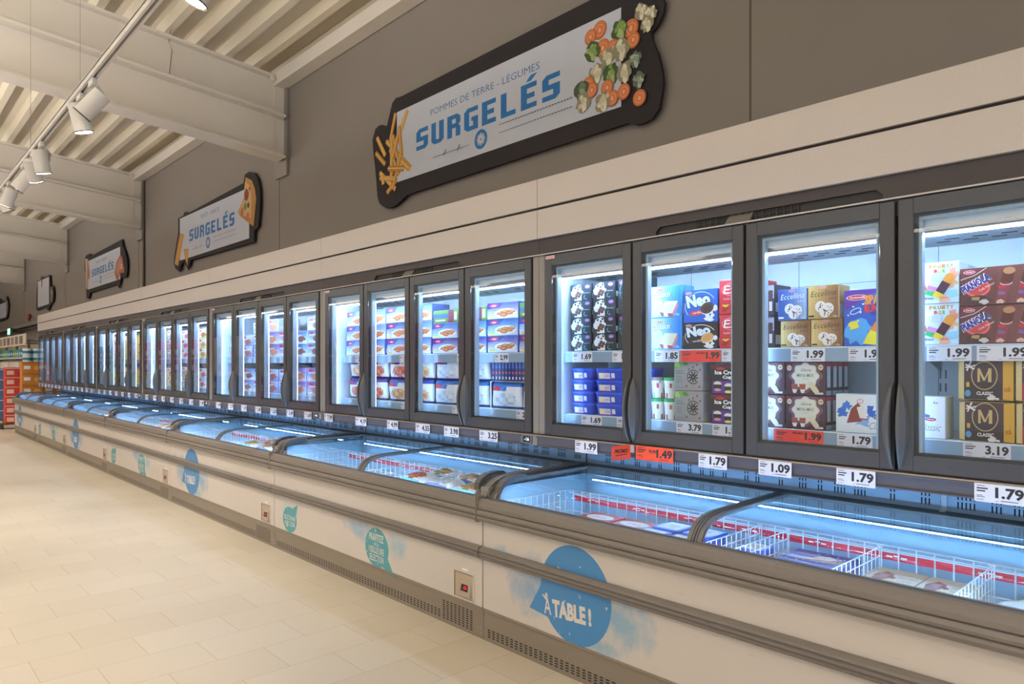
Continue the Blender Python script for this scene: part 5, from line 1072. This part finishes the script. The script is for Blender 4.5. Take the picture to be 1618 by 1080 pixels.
def chest_goods():
    G = 'goods lying in the nearest chest freezer'; Z = .4905; B = 'ice cream tub'
    def top_red(c, w, d): c.ell(w/2, d/2, w*.4, d*.3, P('f2ece8', .4)); c.text('Glace', w*.3, d*.42, w*.4, d*.14, P('c8303a', .4)); c.rect(.01, .01, w-.02, .012, P('f4f0ee', .4))
    carton('flat_red', .20, .082, .17, 'd8342e', None, None, top_red)
    for i, (x, y) in enumerate(((2.47, 2.30), (2.66, 2.30), (2.47, 2.085), (2.66, 2.085))):
        for q in (0, 1):
            if q == 1 or True: put('flat_red', x, y, Z+q*.084, 'ice_cream_carton', f'flat red carton, {("lower", "upper")[q]}, {("by the front at the end", "by the back at the end", "by the front next to blue tubs", "by the back next to blue tubs")[i]}', 'ice cream carton', G)
    tub('chest_tub', .150, .092, .175, '1f4fd0', '2a62e6', f_tubf)
    for i, (x, y) in enumerate(((2.50, 1.885), (2.695, 1.885), (2.50, 1.722), (2.695, 1.722))):
        for q in (0, 1): put('chest_tub', x, y, Z+q*.094, 'ice_cream_tub', f'blue white-labelled tub, {("lower", "upper")[q]}, {("front row by red cartons", "back row by red cartons", "front row by the lid divider", "back row by the lid divider")[i]}', B, G)
    tub('chest_tub_flat', .11, .08, .15, '1f4fd0', '2a62e6', f_tubf)
    for i, x in enumerate((2.55, 2.73)):
        for q in (0, 1): put('chest_tub_flat', x, 1.485, Z+q*.082, 'ice_cream_tub', f'small blue tub between two wire dividers, {("lower", "upper")[q]}, {("by the front", "by the back")[i]}', B, G)
    def top_cone(c, w, d):
        c.rect(.002, .002, w-.004, d-.004, P('3f56b4', .35)); r = random.Random(2)
        for i in range(26): c.blob(r.uniform(.02, w-.02), r.uniform(.02, d-.02), .006, .006, P(('d8e0f8', '8aa0e0')[i % 2], .4), i, 8, .4)
        c.poly([(w*.2, d*.2), (w*.5, d*.62), (w*.7, d*.45)], P('d89a6a', .4)); c.poly([(w*.45, d*.2), (w*.82, d*.55), (w*.9, d*.35)], P('c88a5a', .4)); c.blob(w*.6, d*.6, w*.16, d*.12, P('f2e6dc', .4), 3); c.blob(w*.84, d*.5, w*.08, d*.1, P('8a4a3c', .4), 4)
    carton('cone_box', .255, .155, .20, '4a5cc0', None, None, top_cone)
    for i, x in enumerate((2.50, 2.735)): put('cone_box', x, 1.235, Z, 'ice_cream_carton', f'blue starry cone carton, {("by the front", "by the back")[i]}', 'ice cream carton', G)
    def top_cream(c, w, d): c.rect(.002, .002, w-.004, d-.004, P('e8e2cc', .4)); c.blob(w*.3, d*.5, w*.2, d*.24, P('8a4a44', .45), 3, 14, .25); c.blob(w*.28, d*.54, w*.1, d*.1, P('c0908a', .45), 5); c.blob(w*.48, d*.3, w*.1, d*.12, P('ead48a', .4), 6); c.text('beef burgers', w*.56, d*.55, w*.38, d*.10, P('6c6a62', .4)); c.text('surgelés', w*.60, d*.35, w*.3, d*.08, P('8c8a82', .4))
    carton('cream_box', .170, .145, .24, 'dcd6c4', None, None, top_cream)
    for i, y in enumerate((.948, .774)):
        put('cream_box', 2.70, y, Z, 'frozen_food_carton', f'cream carton with brown meat picture, {("by the starry cone cartons", "by the pale green bags")[i]}', 'frozen food carton', G)
    bag('pale_bag', .26, .22, .16, lambda u, v: 'd8e8c8' if (u-.4)**2+(v-.6)**2 < .05 else ('e6efe4' if v > .5 else 'eaf0f4'), 6, True)
    for i, (x, y) in enumerate(((2.475, .525), (2.70, .525))): put('pale_bag', x, y, Z, 'frozen_food_bag', f'pale green and white bag, {("by the front", "by the back")[i]} of the nearest chest', 'frozen food bag', G)
    # chests two to seven: bags heaped loosely
    for i, (ba, hd, fd) in enumerate((('e4edf4', '2f6cc0', ('c8743c', 'd89a5c', '7a9c4c')), ('f0f2f4', '3f8cc8', ('b85a44', 'c87a5c')), ('dfeaf4', '5ab0d8', ('8aa85c', 'c8803c')), ('f2f0ee', 'c8404c', ('d8b07c', 'e0c090')), ('e9edf2', '4a5cb0', ('cfd8e2', 'b8c4d8')))): bag(f'chest_bag_{i}', .235, .195, .082, pat(ba, hd, fd), 10+i, True)
    nb = ('blue-headed bag of golden pieces', 'pale blue bag of red pieces', 'light blue bag of green pieces', 'red-headed bag of tan pieces', 'indigo-headed white bag')
    rr = random.Random(9)
    for k in range(1, NM):
        O = Y0+L*k; G = f'bags heaped in the {ORD[k]} chest freezer'; n = 0
        ys = [O+.34, O+.62, O+.90] if k % 2 else [O+.23, O+.585, O+.955]
        for i, y in enumerate(ys):
            for j, x in enumerate((2.50, 2.72)):
                for q in (0, 1, 2):
                    t = (i*2+j+q*3+k) % 5; rot = rr.uniform(-.25, .25) if q else rr.uniform(-.05, .05)
                    put(f'chest_bag_{t}', x+(.0 if not q else rr.uniform(-.0, .015)), y+rr.uniform(-.01, .01), Z+q*.083, 'frozen_food_bag', f'{nb[t]}, {("bottom", "middle", "top")[q]} layer, {("first", "second", "third", "fourth")[i]} column {("front", "back")[j]}, {ORD[k]} chest', 'frozen food bag', G, rot*.35, rr.uniform(-.06, 0) if q else 0)
    for i in range(3):
        put('cream_box', 2.52, Y0+L+1.60+i*.2, Z, 'frozen_food_carton', f'cream carton, {("first", "second", "third")[i]} from the lid divider in the second chest', 'frozen food carton', 'cartons in the second chest freezer')

# ------------------------------------------------------------------ track lighting
def spot_head(x, y, z, d, hanger=True):
    """cylindrical spotlight: d = aiming direction"""
    import mathutils
    d = mathutils.Vector(d).normalized(); r = empty('spotlight', (x, y, 2.93)); QB.O = (x, y, 2.93); p = mathutils.Vector((x, y, z))
    a, e = p-d*.075, p+d*.075
    b = QB(); b.tube([a, a+d*.006, a+d*.14, e], .047, M['lampbody'], 20, True); b.build('lamp_body', r)
    b = QB(); u = d.orthogonal().normalized(); w_ = d.cross(u)
    b.tube([e, e+d*.006], .050, P('2c2724', .5), 20, False); b.build('rim', r)
    b = QB(); b.poly([tuple(e+d*.004+(u*cos(t)+w_*sin(t))*.043) for t in [2*pi*i/20 for i in range(20)]], M['lamp']); b.build('lens', r)
    b = QB(); b.box(x-.012, x+.012, y-.045, y+.045, 2.895, 2.93, M['lampbody'], .003); b.tube([(x+.02, y, 2.90), (x+.052, y, 2.86), tuple(p-d*.01+mathutils.Vector((.045, 0, 0)))], .010, M['lampbody'], 8); b.build('mounting_arm', r)
    return r, e, d
def track():
    b = MB(); x = .90
    b.box(x-.018, x-.006, -2, 27, 2.93, 2.962, M['lampbody']); b.box(x+.006, x+.018, -2, 27, 2.93, 2.962, M['lampbody']); b.box(x-.018, x+.018, -2, 27, 2.955, 2.966, M['lampbody'])
    o = b.build('lighting_track'); tag(o, 'long white ceiling track carrying the spotlights above the aisle', 'lighting track')
    y = 1.4
    b = MB()
    while y < 27:
        if min(abs(y-q) for q in (1.75, 7.72, 13.35, 19.3, 25.2)) < .22: y += .45
        b.rod((x, y, 2.96), (x, y, 4.96), .0014, P('9c958c', .5), 4); b.rod((x, y, 2.96), (x, y, 2.99), .006, M['cable'], 6); y += 1.55
    b.build('suspension_wires', o)
    hs = [(2.60, (-.35, .25, -1)), (4.50, (.25, .05, -1)), (4.22, (-.75, .45, -1)), (5.65, (.2, .1, -1)), (5.95, (.35, .5, -1)), (6.35, (-.65, .35, -1)), (7.05, (-.3, .3, -1)), (7.3, (.5, .1, -1)),
          (8.6, (-.2, .1, -1)), (9.2, (.5, .2, -1)), (10.6, (-.4, .2, -1)), (11.3, (.4, .2, -1)), (12.8, (-.2, .1, -1)), (14.2, (.4, .2, -1)), (15.8, (-.3, .2, -1)), (17.4, (.4, .2, -1)), (19.5, (-.2, .2, -1)), (22, (.4, .2, -1)), (.6, (-.2, -.1, -1)), (-.6, (.3, 0, -1))]
    nm = ('at the top edge of the photo', 'upright one of the overlapping pair', 'tilted one of the overlapping pair', 'upright, third along', 'half hidden, pointing at the freezers', 'wide tilted, fourth along', 'fifth along, lens visible', 'glowing at the photo edge')
    for i, (y, d) in enumerate(hs):
        r, e, dd = spot_head(x, y, 2.80, d)
        tag(r, f'white track spotlight, {nm[i]}' if i < 8 else f'white track spotlight {("ninth", "tenth", "eleventh", "twelfth", "thirteenth", "fourteenth", "fifteenth", "sixteenth", "seventeenth", "eighteenth")[i-8]} along the ceiling track' if i < 18 else f'white track spotlight {("just ahead of", "behind")[i-18]} the camera position', 'spotlight', 'track spotlights')
        l = bpy.data.lights.new('spot_lamp', 'SPOT'); l.energy = 84; l.color = (1, .96, .90); l.spot_size = R(70); l.spot_blend = .65; l.shadow_soft_size = .045
        o = bpy.data.objects.new('spot_lamp', l); COL.objects.link(o); o.parent = r; o.location = (e.x-x+dd.x*.01, e.y-y+dd.y*.01, e.z-2.93+dd.z*.01); o.rotation_euler = dd.to_track_quat('-Z', 'Y').to_euler()
def lamps():
    k = 0
    for x in (-.9, -5.2):
        for y in (-2.5, 3.2, 8.9, 14.6, 20.3, 26):
            k += 1
            b = MB(); b.box(x-.06, x+.06, y-2.3, y+2.3, 3.30, 3.36, M['lampbody'], .004)
            for dy in (-2, 2): b.rod((x, y+dy, 3.36), (x, y+dy, 5.0+(-x)*.085), .003, M['cable'], 4)
            o = b.build('linear_lamp'); tag(o, f'long white linear ceiling lamp, {("first", "second", "third", "fourth", "fifth", "sixth")[(k-1) % 6]} of the {"nearer" if k < 7 else "further"} row beside the track', 'ceiling lamp', 'linear ceiling lamps outside the photo')
            g = MB(); g.box(x-.045, x+.045, y-2.25, y+2.25, 3.29, 3.30, M['tube']); g.build('diffuser', o)
            area('linear_lamp_light', (x, y, 3.27), .14, 4.4, 14, (.98, .98, 1))
            area('ceiling_fill_light', (x, y, 3.40), .14, 4.4, 215, (1, .96, .90), (pi, 0, 0))  # added upward fill, no part of the lamp: brightens roof deck and beams

# ------------------------------------------------------------------ end of the aisle
def far_end():
    G = 'orange cartons stacked past the freezers'
    b = MB(); b.box(-.19, .19, 0, .28, 0, .245, P('c77a1e', .5), .004); c = Cv(b, (-.19, 0, 0), (1, 0, 0), (0, 0, 1), (0, -1, 0), .001); c.rect(.03, .09, .12, .07, P('f2e9da', .5)); c.rect(.0, .205, .38, .03, P('b0661a', .5)); c.ell(.27, .11, .06, .05, P('e9a83c', .5)); d = b.data('orange_carton'); 
    for i in range(3):
        for k in range((6, 5, 4)[i]):
            o = bpy.data.objects.new('orange_carton', d); COL.objects.link(o); o.location = (2.74+i*.40, 18.15, k*.247)
            tag(o, f'orange carton, {("lowest", "second", "third", "fourth", "fifth", "topmost")[k]} in the {("outer", "middle", "wall-side")[i]} stack past the last chest', 'carton', G)
    b = MB(); b.tube([(0, 0, 0), (0, 0, .14)], .085, P('eef0f0', .4), 16); b.tube([(0, 0, .03), (0, 0, .09)], .087, P('2c8a9c', .4), 16, False); d = b.data('white_tub')
    for i, (x, z) in enumerate(((2.66, 1.483), (2.84, 1.483), (2.66, 1.63), (2.84, 1.63))):
        o = bpy.data.objects.new('paint_style_tub', d); o.name = 'round_tub'; COL.objects.link(o); o.location = (x, 18.28, z); tag(o, f'white and teal round tub, {("lower outer", "lower inner", "upper outer", "upper inner")[i]} one on the orange cartons', 'tub', 'round tubs on the orange cartons')
    for nm_, x0, hx, acc, y0, n, w_, h in (('red_carton', 2.48, 'd8453c', 'f0d8d0', 18.9, 6, .26, .205), ('blue_carton', 2.35, '5c7cb8', 'e8eef4', 20.3, 5, .32, .24), ('white_carton', 2.33, 'e4e8ec', '4c6cae', 22.0, 5, .34, .26)):
        b = MB(); b.box(-w_/2, w_/2, 0, .3, 0, h, P(hx, .5), .004); c = Cv(b, (-w_/2, 0, 0), (1, 0, 0), (0, 0, 1), (0, -1, 0), .001); c.rect(w_*.1, h*.2, w_*.5, h*.45, P(acc, .5)); c.rect(0, h*.85, w_, h*.08, P(acc, .5)); d = b.data(nm_)
        for k in range(n):
            o = bpy.data.objects.new(nm_, d); COL.objects.link(o); o.location = (x0, y0, .12+k*(h+.002)); o.name = nm_
            tag(o, f'{nm_.split("_")[0]} carton, {("lowest", "second", "third", "fourth", "fifth", "topmost")[k]} in its pile by the end shelving', 'carton', f'{nm_.split("_")[0]} cartons by the end shelving')
        b = MB(); b.box(x0-.22, x0+.22, y0-.03, y0+.35, .10, .12, P('4c5048', .6)); b.box(x0-.22, x0-.16, y0-.03, y0+.35, 0, .10, P('3a3c3a', .6)); b.box(x0+.16, x0+.22, y0-.03, y0+.35, 0, .10, P('3a3c3a', .6)); tag(b.build('pallet'), f'dark low pallet under the {nm_.split("_")[0]} cartons', 'pallet')
    # wall shelving
    QB.O = (3.2, 25, 0); r = empty('wall_shelving', (3.2, 25, 0)); b = QB(); b.box(3.5, 3.56, 19.6, 30.4, 0, 2.1, P('cfc7b8', .5))
    for y in range(20, 31, 2): b.box(2.80, 3.5, y-.4-.02, y-.4+.02, 0, .12, M['grey']); b.box(3.44, 3.5, y-.4-.03, y-.4+.03, 0, 2.1, M['grey'])
    b.build('frame', r)
    for z in (.14, .55, .95, 1.28, 1.56):
        b = QB(); b.box(2.78, 3.5, 19.6, 30.4, z, z+.03, M['canopy']); b.box(2.765, 2.78, 19.6, 30.4, z-.005, z+.035, P('d8d2c8', .4)); b.build('shelf_board', r)
    b = QB(); b.box(2.72, 2.74, 18.9, 30.4, 1.86, 2.12, P('d6cbbd', .5)); c = Cv(b, (2.72, 30.4, 1.86), (0, -1, 0), (0, 0, 1), (-1, 0, 0), .001); u = .15
    while u < 11.2: c.rect(u, .04, .42, .18, P(('7c736c', '8f877f', '6c6763')[int(u*3) % 3], .5)); u += .62
    for y in (19.7, 22, 24.4, 26.8, 29.2, 30.3): b.box(2.74, 3.5, y, y+.03, 1.95, 2.0, M['grey'])
    b.build('picture_header', r); tag(r, 'long wall shelving with a strip of grey pictures above, past the freezers', 'shelving')
    rr = random.Random(3)
    for lv, (z, h, cs, nm_, cat) in enumerate(((.17, .34, ('e4e8ee', '6c84b8', 'd8dce4'), 'box', 'box'), (.58, .32, ('dfe6ee', '5c78b0', 'f0f0ee'), 'box', 'box'), (.98, .26, ('8a6a4c', 'c8b8a0', '7c5c40'), 'jar', 'jar'), (1.31, .22, ('e6e2da', 'd8d4cc', 'ece8e0'), 'bottle', 'bottle'), (1.59, .20, ('2c6cb0', '4aa0c0', '58b04a'), 'box', 'box'))):
        ds = []
        for hx in cs:
            b = MB()
            if nm_ == 'box': b.box(0, .34, -.13, .13, 0, h, P(hx, .45), .004); Cv(b, (0, .13, 0), (0, -1, 0), (0, 0, 1), (-1, 0, 0), .001).rect(.03, h*.3, .15, h*.3, P('f2f2ee', .5))
            else: b.tube([(.1, 0, 0), (.1, 0, h*.7), (.1, 0, h*.8)], .085, P(hx, .4), 12, True); b.tube([(.1, 0, h*.8), (.1, 0, h)], .04, P('c8c0b4', .4), 10)
            ds.append(b.data(nm_))
        for i in range(14):
            y = 19.8+i*.30
            o = bpy.data.objects.new({'box': 'product_box', 'jar': 'glass_jar', 'bottle': 'plastic_bottle'}[nm_], ds[(i//2) % 3]); COL.objects.link(o); o.location = (2.82, y, z+.001)
            w_ = [('white', 'blue', 'grey-white'), ('pale', 'blue', 'white'), ('brown', 'beige', 'dark brown'), ('white', 'greyish', 'cream'), ('blue', 'turquoise', 'green')][lv][(i//2) % 3]
            tag(o, f'{w_} {nm_}, {("first", "second", "third", "fourth", "fifth", "sixth", "seventh", "eighth", "ninth", "tenth", "eleventh", "twelfth", "thirteenth", "fourteenth")[i]} on the {("bottom", "second", "middle", "fourth", "top")[lv]} board of the end shelving', cat, 'goods on the end shelving')
    b = MB(); b.box(3.30, 3.36, 25.6, 26.1, 2.30, 2.52, P('2e7d5c', .4)); 
    g = MB(); g.box(3.295, 3.30, 25.62, 26.08, 2.32, 2.50, P('7fe6c4', .4, 0, 2.5)); c = Cv(g, (3.295, 26.06, 2.33), (0, -1, 0), (0, 0, 1), (-1, 0, 0), .001); c.poly([(.08, .03), (.16, .10), (.20, .08), (.14, .02)], P('f6fff8', .4, 0, 3)); c.ell(.19, .14, .02, .02, P('f6fff8', .4, 0, 3)); c.rect(.28, .02, .10, .13, P('f6fff8', .4, 0, 3))
    b.box(3.34, 3.62, 25.8, 25.85, 2.40, 2.43, M['grey']); o = b.build('exit_sign'); g.build('lit_face', o); tag(o, 'small lit green exit sign high on the wall beyond the freezers', 'exit sign')
    b = MB(); b.box(3.56, 3.62, 24.2, 24.45, 2.75, 2.87, P('8c2a20', .4), .006); b.tube([(3.58, 24.32, 2.75), (3.58, 24.32, 2.68)], .03, P('8c2a20', .4), 10); tag(b.build('fire_sounder'), 'small dark red fire sounder on the wall above the exit sign', 'fire sounder')
    for i, (y) in enumerate((15.9, 14.6)):
        b = MB(); b.box(3.05, 3.15, y-.12, y+.12, 2.459, 2.53, M['lampbody'], .01); o = b.build('floodlight'); g = MB(); g.box(3.045, 3.05, y-.1, y+.1, 2.475, 2.52, P('fff1dc', .4, 0, 5)); g.build('lit_lens', o); tag(o, f'small lit floodlight on top of the freezer canopy, {("further", "closer")[i]} of two', 'floodlight', 'floodlights on the canopy')

def other_side():
    """the gondola across the aisle: outside the frame, mirrored in the door glass"""
    OC = ('first', 'second', 'third', 'fourth', 'fifth', 'sixth', 'seventh', 'eighth', 'ninth')
    QB.O = (0, 0, 0)
    pal = [('c8c4bc', 'b8a88c'), ('e6e2da', 'd82c30'), ('d85a6a', '7c5cac'), ('c86a9a', 'd8d4cc'), ('3c5ca8', 'e8e2da'), ('e8cf3a', 'd82c30'), ('e8cf3a', 'e02c30'), ('ecd22c', 'e6e2da'), ('e8cf3a', '5c9cb0')]
    mh = {}
    for u in range(9):
        y0 = 6+u*3.2; r = empty('gondola_shelf', (-2.2, y0+1.5, 0)); QB.O = (-2.2, y0+1.5, 0)
        b = QB(); b.box(-2.62, -2.58, y0, y0+3, 0, 2.2, P('b8b0a4', .5)); b.box(-2.58, -1.86, y0, y0+3, 0, .12, P('6c6862', .5)); b.build('back_panel', r)
        for z in (.12, .62, 1.12, 1.6): b = QB(); b.box(-2.58, -1.85, y0, y0+3, z, z+.03, P('d8d2c8', .5)); b.build('shelf_board', r)
        tag(r, f'{OC[u]} gondola shelf on the opposite side of the aisle', 'shelving', 'gondola shelves opposite the freezers')
        for lv, z in enumerate((.151, .651, 1.151, 1.631)):
            for j in range(4):
                key = (pal[u][lv // 2], lv == 3)
                if key not in mh:
                    q = MB(); q.box(-.3, .3, -.33, .33, 0, .42 if lv < 3 else .55, P(key[0], .5), .006); c = Cv(q, (.3, -.33, 0), (0, 1, 0), (0, 0, 1), (1, 0, 0), .001); c.rect(.08, .1, .3, .16, P('f2efe8', .5)); c.rect(.42, .08, .16, .2, P('3c3c44', .5)); mh[key] = q.data('display_case')
                o = bpy.data.objects.new('display_case', mh[key]); COL.objects.link(o); o.location = (-2.18, y0+.4+j*.73, z)
                tag(o, f'display case, {OC[j]} on the {("bottom", "second", "third", "top")[lv]} board of the {OC[u]} opposite gondola', 'carton', 'display cases opposite the freezers')

room(); freezers(); chests(); signs(); tickets(); near_goods(); other_goods(); chest_goods(); track(); lamps(); far_end(); other_side()
